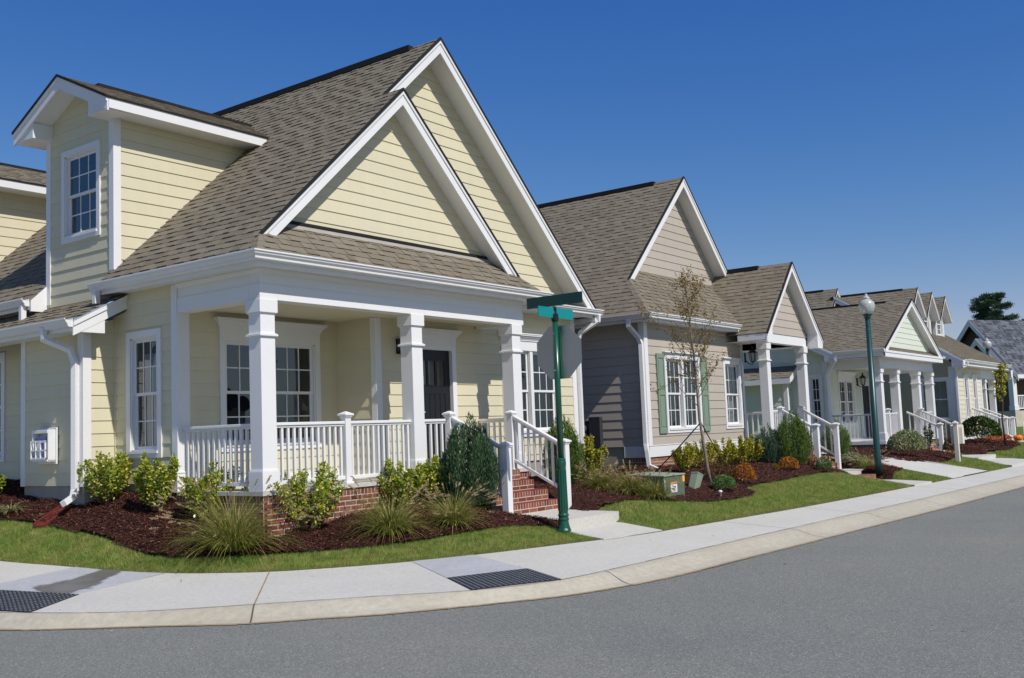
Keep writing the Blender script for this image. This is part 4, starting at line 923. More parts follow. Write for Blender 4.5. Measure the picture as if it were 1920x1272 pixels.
# ------------------------------------------------------------------ house 4: buff cottage
def build_house4():
    root = thing('buff_cottage', 'buff yellow cottage with three narrow dormers and two slim front windows', 'house', (34, -.4, -.6))
    W = 'white_paint'; C = 'buff_siding'; T = 'shingles_tan'; rnd = random.Random(51)
    x0, x1, yf = 34.0, 38.4, -.4; m = .62
    wl = MB(); ha = hole(35.38, 35.98, .42, 2.05); hb = hole(36.85, 37.45, .42, 2.05); hl = hole(-.10, .9, .45, 1.98)
    siding(wl, front(yf), [(x0,-.3),(x1,-.3),(x1,2.6),(x0,2.6)], C, [ha, hb])
    siding(wl, left(x0), [(yf,-.3),(8.5,-.3),(8.5,2.6+m*1.2),(4.2,2.6+m*4.6),(yf,2.6)], 'buff_siding_shaded', [hl])  # side wall takes the shade-darkened buff
    siding(wl, front(1.6), [(x1,-.3),(41.2,-.3),(41.2,2.6),(x1,2.6)], C)
    wl.box(x0+.1, 41, 1.9, 8.4, -.9, 2.5, 'room_dark')
    wl.build('wall', root)
    boxes(root, 'corner_board', (x0-.03, x0+.2, yf-.03, yf+.24, -.215, 2.5), (x1-.15, x1+.02, yf-.03, yf+.1, -.215, 2.09)); boxes(root, 'skirt_board', (x0, x1, yf-.02, yf, -.45, -.22))
    fd = MB(); bricks(fd, front(yf+.01), x0, x1+2.8, -.45, -1.0, 'brick_brown', rnd=rnd); fd.box(x0+.02, x0+.2, yf+.1, 8.4, -1.0, -.3, 'foundation_grey'); fd.build('brick_base', root)
    window(root, front(yf), 35.38, 35.98, .42, 2.05, 1, 2, 4, head='flat', casing=.12, grille=False); window(root, front(yf), 36.85, 37.45, .42, 2.05, 1, 2, 4, head='flat', casing=.12, grille=False)
    window(root, left(x0), -.10, .9, .45, 1.98, 1, 2, 2, casing=.11, grille=False, curtain=[(-.05,.5,.85,1.9)])
    r = MB(); ye = yf-.45; ze_ = 2.72; X0, X1 = 33.55, 42.2; S = math.sqrt(1+m*m); L = 4.9*S
    shingles(r, (0,ye,ze_), (1,0,0), (0,1,m), [[(X0,0),(X1,0),(X1,L),(X0,L)]], T, rnd=rnd)
    r.poly([(X0,ye+4.9,ze_+4.9*m),(X1,ye+4.9,ze_+4.9*m),(X1,9,2.7),(X0,9,2.7)], T)
    r.build('roof', root)
    f = MB(); rake(f, (X0,ye,ze_), (X0,ye+4.9,ze_+4.9*m), (-1,0,0), .24); soffit(f, [(X0,ye,2.5),(X0,ye+4.9,2.5+4.9*m),(x0+.02,ye+4.9,2.5+4.9*m),(x0+.02,ye,2.5)])
    f.hexa([(X0+.037,ye+.034,2.42),(x0,ye+.034,2.42),(x0,yf,2.42),(X0+.037,yf,2.42),(X0+.037,ye+.034,2.69),(x0,ye+.034,2.69),(x0,yf,2.93),(X0+.037,yf,2.93)], W)
    f.box(X0+.037, X1, ye+.002, ye+.03, 2.5, 2.71, W); soffit(f, [(X0,ye,2.505),(X1,ye,2.505),(X1,yf+.02,2.505),(X0,yf+.02,2.505)]); f.build('fascia', root)
    gutter(root, [(X0+.3,ye),(X1,ye)], 2.73); downspout(root, [(33.95,ye-.05,2.65),(33.95,ye-.05,2.5),(33.93,yf-.06,2.3),(33.93,yf-.06,-.4)], .045)
    pb = MB(); pb.box(x1, 41.2, yf, yf+.2, 2.1, 2.52, W); pb.box(x1, 41.21, yf-.012, yf+.21, 2.099, 2.22, W); pb.build('porch_beam', root)
    boxes(root, 'porch_floor', (x1+.03, 41.2, yf, 1.6, -.45, -.3)); boxes(root, 'porch_ceiling', (x1+.03, 41.2, yf+.21, 1.6, 2.35, 2.37), bevel=0)
    for x in (39.3, 41.05): column(root, x, yf+.12, .24, -.3, 2.099)
    steps(root, 37.2, 38.7, [-.9,-1.2,-1.5], [-.33,-.48,-.62], -.8, 'brick_brown')
    newel(root, 37.0, -1.5, -1.0, .42, .16); newel(root, 38.5, -1.5, -1.0, .42, .16)
    railing(root, (36.0,-.5), (36.95,-1.45), .85, .36, .8, 7, 'stair_railing'); railing(root, (37.6,-.5), (38.45,-1.45), .85, .36, .8, 7, 'stair_railing')
    railing(root, (39.4,yf+.1), (40.9,yf+.1), .6, .6, .8, 10)
    for xc, dp in ((35.5, 3.4), (37.75, 2.4), (39.98, 2.4)): street_dormer(root, xc, 1.5, 1.42, 3.85, 5.20, 5.95, 'buff_siding_shaded', T, dp)
    street_dormer(root, 34.0, 4.35, 1.2, 4.2, 5.35, 6.10, W, T, 2.2, fill=True)
    return root
# ------------------------------------------------------------------ house 5 and the roof beyond it
def build_house5():
    root = thing('slate_cottage', 'brown gabled house with a big slate grey roof at the far end of the row', 'house', (55, 3.5, -.2))
    W = 'white_paint'; a = R(27); u = Vector((math.cos(a), -math.sin(a), 0)); v = Vector((math.sin(a), math.cos(a), 0)); A = Vector((55.0, 3.49, 0))
    P = lambda s, t, z: A + v*s + u*t + Vector((0,0,z))      # s across the gable, t along the street
    ap = 6.08; m = 1.156; hw = 2.95; zb = ap-m*hw
    G = Fr(A+u*.45, v, -u)
    w = MB(); siding(w, G, [(-2.5,.2),(2.5,.2),(2.5,zb+.3),(0,ap-.25),(-2.5,zb+.3)], 'brown_siding'); siding(w, Fr(A+v*-1.1, u, -v), [(.45,.2),(14,.2),(14,2.9),(.45,2.9)], 'brown_siding', [hole(3.6,5.2,1.1,2.5)])
    siding(w, Fr(A-u*.1, v, -u), [(-2.4,2.9),(.9,2.9),(-.82,4.60)], 'brown_siding'); w.build('wall', root)
    r = MB(); S = math.sqrt(1+m*m)
    shingles(r, P(-hw,0,zb), u, v+Vector((0,0,m)), [[(0,0),(16,0),(16,hw*S),(0,hw*S)]], 'shingles_slate', exp=.17, rnd=random.Random(2))
    shingles(r, P(hw,0,zb), u, -v+Vector((0,0,m)), [[(0,0),(16,0),(16,hw*S),(0,hw*S)]], 'shingles_slate', exp=.17, rnd=random.Random(2), tabs=False)
    r.poly([P(-.82,-.55,4.90), P(-.82,.5,4.90), P(.75,.5,3.1), P(.75,-.55,3.1)], 'shingles_slate'); r.poly([P(-.82,-.55,4.90), P(-.82,.05,4.9), P(-2.62,.05,2.85), P(-2.62,-.55,2.85)], 'shingles_slate')
    r.build('roof', root)
    f = MB(); rake(f, P(0,0,ap), P(-hw,0,zb), -u, .34, .04); rake(f, P(0,0,ap), P(hw,0,zb), -u, .34, .04)
    rake(f, P(-.82,-.55,4.90), P(.75,-.55,3.1), -u, .34, .04); rake(f, P(-.82,-.55,4.90), P(-2.62,-.55,2.85), -u, .34, .04)
    f.beam(P(-hw+.02,0,zb-.1), P(-hw+.02,16,zb-.1), .05, .22, W); f.poly([P(-hw,0,zb-.2), P(-hw,16,zb-.2), P(-1.1,16,zb-.2), P(-1.1,0,zb-.2)], W); f.build('fascia', root)
    b = MB(); b.beam(P(-2.55,-.2,2.72), P(-2.55,15,2.72), .25, .4, W); b.build('porch_beam', root)
    for t in (.0, 4.2, 8.4):
        c = MB(); c.beam(P(-2.55,t,.68), P(-2.55,t,2.53), .30, .30, W, up=tuple(u)); c.beam(P(-2.55,t,.68), P(-2.55,t,.95), .36, .36, W, up=tuple(u)); c.build('porch_column', root)
    for t0, t1 in ((.25,4.0),(4.5,8.2)):
        q = MB(); q.beam(P(-2.55,t0,1.5), P(-2.55,t1,1.5), .10, .06, W); q.beam(P(-2.55,t0,.78), P(-2.55,t1,.78), .08, .06, W); ro = q.build('railing', root)
        n = 26
        for i in range(n):
            m2 = MB(); t = t0+(i+.5)*(t1-t0)/n; m2.beam(P(-2.55,t,.80), P(-2.55,t,1.47), .04, .04, W, up=tuple(u)); m2.build('baluster', ro)
    s = MB(); s.hexa([P(-2.75,-.2,-.6),P(-2.75,15,-.6),P(-1.0,15,-.6),P(-1.0,-.2,-.6),P(-2.75,-.2,.66),P(-2.75,15,.66),P(-1.0,15,.66),P(-1.0,-.2,.66)], 'stone_pale'); s.build('stone_base', root)
    window(root, Fr(A+v*-1.1, u, -v), 3.6, 5.2, 1.1, 2.5, 2, 2, 4, casing=.12)
    return root
def build_far_house():
    root = thing('brown_roofed_house', 'far house with a plain brown roof between the dormers and the slate roof', 'house', (66, 14, 0))
    w = MB(); siding(w, left(60.5), [(11,0),(18,0),(18,4),(11,4)], 'brown_siding'); siding(w, front(11), [(60.5,0),(72,0),(72,4),(60.5,4)], 'brown_siding'); w.build('wall', root)
    r = MB(); r.poly([(60,10.5,3.9),(72.5,10.5,3.9),(72.5,14.5,6.6),(60,14.5,6.6)], 'far_roof_brown'); r.poly([(60,18.5,3.9),(72.5,18.5,3.9),(72.5,14.5,6.6),(60,14.5,6.6)], 'far_roof_brown')
    r.poly([(60,10.5,3.9),(60,18.5,3.9),(60,14.5,6.6)], 'far_roof_brown'); r.build('roof', root)
    return root

# ------------------------------------------------------------------ ground
EDGE=[(-3.2,30),(-2.6,14),(-2.1,6.5),(-1.76,3.09),(-1.57,2.0),(-1.38,.75),(-1.02,-.09),(-.65,-.78),(-.18,-1.25),(.56,-1.78),(1.55,-2.24),(2.74,-2.65),(3.6,-2.9),(4.7,-3.08),(7.3,-3.28),(9.0,-3.4),(12,-3.52),(16,-3.62),(20,-3.72),(25,-3.8),(35,-4.1),(45,-4.9),(55,-7.0),(65,-10.5),(80,-18)]
def ze(x): return -.87-.008*min(max(x-3,0),21)+ (0 if x<46 else .02*(x-46))
def segd(px,py,a,b):
    dx,dy=b[0]-a[0],b[1]-a[1]; L=dx*dx+dy*dy
    t=max(0,min(1,((px-a[0])*dx+(py-a[1])*dy)/L))
    qx,qy=a[0]+t*dx,a[1]+t*dy
    s=dx*(py-qy)-dy*(px-qx)
    return math.hypot(px-qx,py-qy),s
def edged(x,y):
    best=(1e9,0)
    for a,b in zip(EDGE,EDGE[1:]):
        d=segd(x,y,a,b)
        if d[0]<best[0]-1e-9: best=d
    return best[0] if best[1]>0 else -best[0]
CUTS = [(3.58,5.14,-2.2,-.9,-.64,-.64),(3.42,4.88,-3.1,-2.2,-.86,-.80),(16.35,18.45,-1.85,-1.1,-.70,-.70),(15.7,17.1,-3.7,-2.3,-.95,-.91),(16.25,17.25,-2.4,-1.85,-.90,-.90),(26.7,29.3,-2.6,-1.4,-.80,-.80),(26.0,29.5,-3.9,-2.6,-1.0,-.93)]
def sst(t): t=max(0,min(1,t)); return t*t*(3-2*t)
def gz(x,y):
    d=edged(x,y)
    z=ze(x)+.03*max(0,y)*sst((1-x)/2)
    if d<=0: return z+ .03*max(d,-4)
    w=sst((y+.5)/3)*sst((2.5-x)/2.5)
    k=.2+.25*w
    z = z+.015+k*min(d,2.2)+.1*max(0,min(d,4.5)-2.2)*(1-w)
    for (a,b,c,e,s0,s1) in CUTS:
        dx = max(a-x,0,x-b); dy = max(c-y,0,y-e)
        if dx+dy < .6: z = min(z, s0+(s1-s0)*(min(max(y,c),e)-c)/(e-c)-.03+.9*max(0,math.hypot(dx,dy)-.02))
    return z

JOINT = [(-5.0,30),(-4.4,14),(-3.75,5),(-3.42,.6),(-3.22,-.35),(-2.72,-1.35),(-1.85,-2.25),(-1.05,-3.0),(-.40,-3.66),(.50,-4.10),(1.9,-4.24),(3.4,-4.30),(5.2,-4.34),(8,-4.42),(12,-4.55),(16,-4.62),(20,-4.70),(25,-4.80),(35,-5.1),(45,-5.9),(55,-8.0),(65,-11.5),(80,-19)]
CURB = [(-5.6,30),(-4.9,14),(-4.1,5),(-3.62,.5),(-3.45,-.45),(-3.12,-1.05),(-2.76,-1.58),(-2.34,-2.27),(-2.08,-2.56),(-1.70,-2.9),(-1.36,-3.25),(-.86,-3.62),(-.28,-4.0),(.42,-4.38),(1.40,-4.66),(2.25,-4.77),(3.5,-4.83),(5,-4.90),(8,-5.02),(12,-5.18),(16,-5.28),(20,-5.38),(25,-5.5),(35,-5.8),(45,-6.6),(55,-8.7),(65,-12.2),(80,-19.7)]
def zl(x, y): return ze(x) + .03*max(0,y)*sst((1-x)/2)
def resample(poly, n):
    poly = [Vector((p[0], p[1])) for p in poly]
    # smooth with Catmull-Rom, then even spacing weighted to the near part
    pts = []
    for i in range(len(poly)-1):
        p0 = poly[max(i-1,0)]; p1 = poly[i]; p2 = poly[i+1]; p3 = poly[min(i+2,len(poly)-1)]
        for k in range(8):
            t = k/8; pts.append(0.5*((2*p1)+(-p0+p2)*t+(2*p0-5*p1+4*p2-p3)*t*t+(-p0+3*p1-3*p2+p3)*t**3))
    pts.append(poly[-1]); return pts
def nearest_on(pts, q):
    best = None
    for a, b in zip(pts, pts[1:]):
        d = b-a; t = max(0, min(1, (q-a).dot(d)/max(d.length_squared,1e-9))); c = a+d*t
        l = (q-c).length
        if best is None or l < best[0]: best = (l, c)
    return best
EP = resample(EDGE, 0); JP = resample(JOINT, 0); CP = resample(CURB, 0)
def zwalk(x, y):
    q = Vector((x, y)); de = nearest_on(EP, q)[0]; dj = nearest_on(JP, q)[0]
    t = de/(de+dj+1e-6); return zl(x, y) - .07*t
def strip(mb, A, zA, B, zB, mat, rows=1):
    """ribbon from polyline A to the nearest points of polyline B"""
    prev = None
    for q in A:
        c = nearest_on(B, q)[1]
        col = []
        for r in range(rows+1):
            t = r/rows; p = q.lerp(c, t); col.append((p.x, p.y, zA(q.x,q.y)*(1-t)+zB(c.x,c.y)*t))
        if prev:
            for r in range(rows): mb.poly([prev[r], col[r], col[r+1], prev[r+1]], mat)
        prev = col
def offset_curve(A, d):
    out = []
    for i, p in enumerate(A):
        t = (A[min(i+1,len(A)-1)]-A[max(i-1,0)]).normalized(); out.append(p+Vector((t.y,-t.x))*(-d))
    return out
def build_ground():
    g = MB(); n = 12; 
    ring = [(0,0)] + [(r*math.cos(k*math.pi/n*2), r*math.sin(k*math.pi/n*2)) for r in (60, 1500) for k in range(n)]
    zz = -1.9
    g.poly([(x+20, y, zz) for x, y in ring[n+1:]], 'turf_ground'); o = g.build('ground'); o['kind'] = 'structure'
    # lawn terrain behind the pavement edge
    m = MB(); xs = []; x = -14.0
    xs = [-14+.5*i for i in range(0, 20)] + [-4+.25*i for i in range(0, 120)] + [26+1.0*i for i in range(0, 60)]
    ys = [-22+1.0*i for i in range(0, 16)] + [-6+.25*i for i in range(0, 56)] + [8+2.0*i for i in range(0, 14)]
    idx = {}
    for i, x in enumerate(xs):
        for j, y in enumerate(ys):
            d = edged(x, y)
            if d > -1.6:
                idx[i, j] = len(m.v); m.v.append((x, y, gz(x, y) - (0.03 if d > 0 else .06+.25*min(1.2, -d))))
    for i in range(len(xs)-1):
        for j in range(len(ys)-1):
            q = [(i,j),(i+1,j),(i+1,j+1),(i,j+1)]
            if all(k in idx for k in q): m.f.append(tuple(idx[k] for k in q)); m.m.append('turf_ground')
    # fill hugging the edge exactly
    E2 = offset_curve(EP, .35)
    b0 = len(m.v)
    for p, q in zip(EP, E2):
        m.v.append((p.x, p.y, zl(p.x,p.y)+.004)); m.v.append((q.x, q.y, gz(q.x,q.y)-.03))
    for i in range(len(EP)-1): m.f.append((b0+2*i, b0+2*i+2, b0+2*i+3, b0+2*i+1)); m.m.append('turf_ground')
    o = m.build('lawn', smooth=True); o['kind'] = 'structure'
    p = MB(); strip(p, JP, lambda x,y: zl(x,y)-.07, EP, lambda x,y: zl(x,y), 'concrete_walk', 3); E3 = offset_curve(EP, .06)
    strip(p, EP, lambda x,y: zl(x,y), E3, lambda x,y: zl(x,y)-.1, 'concrete_walk')
    o = p.build('sidewalk', smooth=True); o['kind'] = 'structure'
    k = MB(); J2 = [q for q in JP]
    zc = lambda x,y: zl(x,y)-.185
    prof = []
    prev = None
    for q in CP:
        c = nearest_on(JP, q)[1]; col = []
        for t, h in ((0,0.0),(.18,.006),(.38,.026),(.58,.062),(.78,.098),(.9,.111),(1,.1145)):
            pt = q.lerp(c, t); col.append((pt.x, pt.y, zc(q.x,q.y)+h))
        if prev:
            for r in range(len(col)-1): k.poly([prev[r], col[r], col[r+1], prev[r+1]], 'concrete_kerb')
        prev = col
    o = k.build('kerb'); o['kind'] = 'structure'
    me = o.data; me.polygons.foreach_set('use_smooth', [True]*len(me.polygons))
    # road: one sheet under the kerb, out past the camera
    r = MB(); xs = [-46+2*i for i in range(71)]; ys = [-46+2*j for j in range(40)]
    r.v = [(x, y, zl(x,y)-.190) for x in xs for y in ys]; ny = len(ys)
    for i in range(len(xs)-1):
        for j_ in range(ny-1):
            r.f.append((i*ny+j_, (i+1)*ny+j_, (i+1)*ny+j_+1, i*ny+j_+1)); r.m.append('asphalt')
    o = r.build('road', smooth=True); o['kind'] = 'structure'
    # grit line along the kerb
    e = MB(); rr = random.Random(8)
    for i in range(len(CP)-1):
        a, b = CP[i], CP[i+1]; n_ = max(1, int((b-a).length/.25))
        for k_ in range(n_):
            p0 = a.lerp(b, k_/n_); p1 = a.lerp(b, (k_+1)/n_)
            t = (b-a).normalized(); nn = Vector((t.y,-t.x)); w0 = .012+.02*rr.random(); 
            e.poly([(p0.x-nn.x*.02,p0.y-nn.y*.02,zc(p0.x,p0.y)+.005), (p1.x-nn.x*.02,p1.y-nn.y*.02,zc(p1.x,p1.y)+.005), (p1.x+nn.x*w0,p1.y+nn.y*w0,zc(p1.x,p1.y)+.0015), (p0.x+nn.x*w0,p0.y+nn.y*w0,zc(p0.x,p0.y)+.0015)], 'expansion_tan')
    o = e.build('road_edge_grit'); o['kind'] = 'structure'
    # joints of the pavement and kerb
    j = MB()
    def line(p0, p1, w, zf, mat='joint_dark', n=6):
        p0 = Vector(p0); p1 = Vector(p1); t = (p1-p0).normalized(); s = Vector((t.y,-t.x))*w/2
        for i in range(n):
            a = p0.lerp(p1, i/n); b = p0.lerp(p1, (i+1)/n)
            j.poly([(a.x-s.x,a.y-s.y,zf(a.x,a.y)), (b.x-s.x,b.y-s.y,zf(b.x,b.y)), (b.x+s.x,b.y+s.y,zf(b.x,b.y)), (a.x+s.x,a.y+s.y,zf(a.x,a.y))], mat)
    zw = lambda x,y: zwalk(x,y)+.003
    rr = random.Random(3)
    for a, b in zip(JP, JP[1:]):
        if a.x < 22 and a.y < 6: line(a, b, .006+.006*rr.random(), lambda x,y: zl(x,y)-.066, 'joint_dark', 1)
    def zk(x, y):
        q = Vector((x,y)); dc = nearest_on(CP, q)[0]; dj = nearest_on(JP, q)[0]; t = dc/(dc+dj+1e-6)
        hs = ((0,0.0),(.18,.006),(.38,.026),(.58,.062),(.78,.098),(.9,.111),(1,.1145))
        for (t0,h0),(t1,h1) in zip(hs, hs[1:]):
            if t <= t1: return zl(x,y)-.185+h0+(h1-h0)*(t-t0)/(t1-t0)+.004
        return zl(x,y)-.066
    for s0 in ((-.64,-.86),):
        e_ = Vector(s0); c = nearest_on(JP, e_)[1]; line(e_, c, .016, zw, 'expansion_tan'); line(c, nearest_on(CP, c)[1], .016, zk, 'joint_dark')
    for x in (1.25, 6.2, 9.2, 12.4, 15.5, 18.6):
        c = Vector((x, 0)); c = nearest_on(JP, Vector((x,-4.3)))[1]; line(c, nearest_on(CP, c)[1], .010, zk)
        if x > 3: line(nearest_on(EP, c)[1], c, .010, zw)
    line((3.35,-2.92), (4.66,-3.09), .014, lambda x,y: zwalk(x,y)+.006)
    o = j.build('pavement_joints'); o['kind'] = 'structure'
def slab(name, pts, mat, thick, zf, side_label=None):
    m = MB(); top = [(x, y, zf(x,y)) for x, y in pts]; bot = [(x, y, zf(x,y)-thick) for x, y in pts]
    m.poly(top, mat)
    for i in range(len(pts)): k = (i+1) % len(pts); m.poly([bot[i], bot[k], top[k], top[i]], mat)
    o = m.build(name, bevel=0.012); o['kind'] = 'structure'; return o
def sheet(mb, quad, mat, zf, n=8):
    a, b, c, d = [Vector(q) for q in quad]
    g = [[(a.lerp(b, i/n)).lerp(d.lerp(c, i/n), k/n) for k in range(n+1)] for i in range(n+1)]
    for i in range(n):
        for k in range(n): mb.poly([(p.x, p.y, zf(p.x,p.y)) for p in (g[i][k], g[i+1][k], g[i+1][k+1], g[i][k+1])], mat)
def tactile(quad, label, nu, nv):
    org = Vector(quad[0]); root = None
    m = MB(); zf = lambda x,y: zwalk(x,y)+.009
    sheet(m, quad, 'tactile_black', zf, 8)
    a, b, c, d = [Vector(q) for q in quad]
    for i in range(4):
        p, q = [a,b,c,d][i], [a,b,c,d][(i+1)%4]; m.poly([(p.x,p.y,zf(p.x,p.y)-.012),(q.x,q.y,zf(q.x,q.y)-.012),(q.x,q.y,zf(q.x,q.y)),(p.x,p.y,zf(p.x,p.y))], 'tactile_black')
    for i in range(nu):
        for k in range(nv):
            s = (i+.5)/nu; t = (k+.5)/nv; p = a.lerp(b, s).lerp(d.lerp(c, s), t)
            m.lathe((p.x, p.y, zf(p.x,p.y)), [(.016,.0),(.013,.004),(.007,.0055)], 6, 'tactile_dot')
    o = m.build('tactile_mat', org=(a.x, a.y, zf(a.x,a.y))); tag(o, label, 'tactile paving', 'tactile mats at the kerb ramps'); return o
# ------------------------------------------------------------------ plants
RNG = np.random.default_rng(12)
def leaf_quads(P, D, U, L, W, fold=0.25):
    """diamond leaves: P base points, D direction, U side vector, lengths L, widths W"""
    n = len(P); L = np.asarray(L).reshape(-1,1); W = np.asarray(W).reshape(-1,1)
    a = P; c = P + D*L; m = P + D*L*0.45
    return np.stack([a, m + U*W, c, m - U*W], axis=1)
def unit(v): return v/np.maximum(np.linalg.norm(v, axis=-1, keepdims=True), 1e-9)
def rand_dirs(n, rng):
    v = rng.normal(size=(n,3)); return unit(v)
def leaves_at(P, rng, L, W, out=None, up=.3):
    n = len(P); D = rand_dirs(n, rng)
    if out is not None: D = unit(D*.8 + out*.7)
    D[:,2] += up; D = unit(D)
    U = unit(np.cross(D, rand_dirs(n, rng)))
    return leaf_quads(P, D, U, rng.uniform(.7,1.25,n)*L, rng.uniform(.75,1.2,n)*W)
PLACED = []
def shrub(name, label, x, y, h, w, n, leaf, mat='leaf_holly', stems=11, seed=1, cat='shrub', group=None, lsize=.047, spread=.55, lean=0.0, dense=1.0, low=.12):
    """open shrub: many arching stems clothed with leaves"""
    rng = np.random.default_rng(seed); z = gz(x, y)+.02
    root = thing(name, label, cat, (x, y, z), group)
    tw = MB(); pts = []; outs = []
    for s in range(stems):
        a = rng.uniform(0, 2*math.pi); rr = (w/2)*math.sqrt(rng.uniform(.02, 1))*spread*1.8
        hh = h*rng.uniform(.62, 1.0)*(1-.25*(rr/(w/2))**2)
        rr = min(rr, w*.5)
        p0 = np.array([x, y, z]) + np.array([math.cos(a), math.sin(a), 0])*rr*.18
        p3 = np.array([x+lean*h, y, z]) + np.array([math.cos(a)*rr, math.sin(a)*rr, hh])
        mid = (p0+p3)/2 + np.array([math.cos(a), math.sin(a), 0])*rr*.16 + rng.normal(size=3)*.02
        ts = np.linspace(0,1,6); path = [(1-t)**2*p0+2*t*(1-t)*mid+t*t*p3 for t in ts]
        tw.tube(path, [.009,.008,.007,.006,.005,.003], 4, 'twig', False)
        k = int(n*dense/stems); t = low+(1-low)*np.sqrt(rng.uniform(0,1,k))
        P = ((1-t)**2)[:,None]*p0+(2*t*(1-t))[:,None]*mid+(t*t)[:,None]*p3
        # side twigs
        off = rand_dirs(k, rng)*rng.uniform(0, .085*w/.8, k)[:,None]*(1.15-t*.65)[:,None]
        P = P+off; P[:,2] = np.maximum(P[:,2], z+.02); pts.append(P); outs.append(unit(off+1e-6))
    tw.build('stems', root)
    P = np.concatenate(pts); O = np.concatenate(outs)
    quads('foliage', leaves_at(P, rng, lsize, lsize*.29, O, .35), mat, root)
    return root
def ball(name, label, x, y, h, w, n, mat, seed, cat='shrub', group=None, lsize=.028, rough=.14, wid=.3, squash=1.0):
    """dense rounded shrub with an uneven surface"""
    rng = np.random.default_rng(seed); z = gz(x, y)
    root = thing(name, label, cat, (x, y, z), group)
    D = rand_dirs(n, rng); D[:,2] = np.abs(D[:,2])*1.0-.12
    D = unit(D); lump = np.zeros(n)
    for c in rand_dirs(14, rng): lump += np.maximum(0, D@c-.75)*rng.uniform(.1, .9)
    r = (1-.25*rng.uniform(0,1,n)**2.0)*(.82+rough*lump*2.2)
    P = np.array([x, y, z+h*.30]) + D*r[:,None]*np.array([w/2, w/2, h*.70]); P[:,2] = np.maximum(P[:,2], z+.01)
    st = MB(); 
    for k in range(5): a = k*1.256; st.tube([(x,y,z-.02),(x+.1*w*math.cos(a),y+.1*w*math.sin(a),z+h*.3),(x+.3*w*math.cos(a),y+.3*w*math.sin(a),z+h*.7)], [.012,.008,.004], 4, 'twig', False)
    st.build('stems', root)
    quads('foliage', leaves_at(P, rng, lsize, lsize*wid, D, .2), mat, root)
    return root
def cypress(name, label, x, y, h, w, n, mat, seed, group=None, taper=1.0, cat='conifer'):
    """upright feathery juniper: ascending sprays, uneven plume-like top"""
    rng = np.random.default_rng(seed); z = gz(x, y)
    root = thing(name, label, cat, (x, y, z), group)
    m = 64; n = int(n*1.7); tip = []; Q = []; Dd = []
    for k in range(m):      # plumes
        a = rng.uniform(0, 2*math.pi); r0 = (w/2)*math.sqrt(rng.uniform(0, 1)); top = h*(1-.42*(r0/(w/2))**1.6*taper)*rng.uniform(.82, 1.03)
        ba = np.array([x+math.cos(a)*r0*.55, y+math.sin(a)*r0*.55, z]); te = np.array([x+math.cos(a)*r0*.92, y+math.sin(a)*r0*.92, z+top])
        kk = n//m; t = rng.uniform(.04, 1, kk)
        belly = np.sin(np.clip(t,0,1)*math.pi)*.10*w
        P = ba+(te-ba)*t[:,None]; P[:,0] += np.cos(a)*belly; P[:,1] += np.sin(a)*belly
        fat = (.085*w*(1-t**2.0)+.010)[:,None]; o = rng.normal(size=(kk,3)); o[:,2] *= .5; P = P+o*fat*.62
        P[:,2] = np.maximum(P[:,2], z+.01); Q.append(P)
        d = unit(o*.38 + (te-ba)/np.linalg.norm(te-ba)*1.45); Dd.append(d)
    P = np.concatenate(Q); D = np.concatenate(Dd); U = unit(np.cross(D, rand_dirs(len(P), rng)))
    st = MB(); st.tube([(x,y,z-.05),(x,y,z+h*.8)], [.04,.01], 6, 'bark_brown'); st.build('trunk', root)
    quads('foliage', leaf_quads(P, D, U, rng.uniform(.035,.085,len(P)), rng.uniform(.0035,.0075,len(P))), mat, root)
    return root
def blades(P0, D0, L, W, bend, rng, seg=5):
    """arching ribbons; returns (n*seg, 4, 3)"""
    n = len(P0); side = unit(np.cross(D0, np.array([0,0,1.0])+rng.normal(size=(n,3))*.1)); out = D0.copy(); out[:,2] = 0; out = unit(out+1e-6)
    prevL = P0-side*W[:,None]; prevR = P0+side*W[:,None]; res = []
    p = P0.copy(); d = D0.copy()
    for k in range(seg):
        d = unit(d + out*bend[:,None]*.22 - np.array([0,0,1.0])*bend[:,None]*(.12+.16*k/seg))
        p = p + d*(L/seg)[:,None]; w = W*(1-(k+1)/seg*.92)
        l = p-side*w[:,None]; r = p+side*w[:,None]
        res.append(np.stack([prevL, prevR, r, l], axis=1)); prevL, prevR = l, r
    return np.concatenate(res), p, d
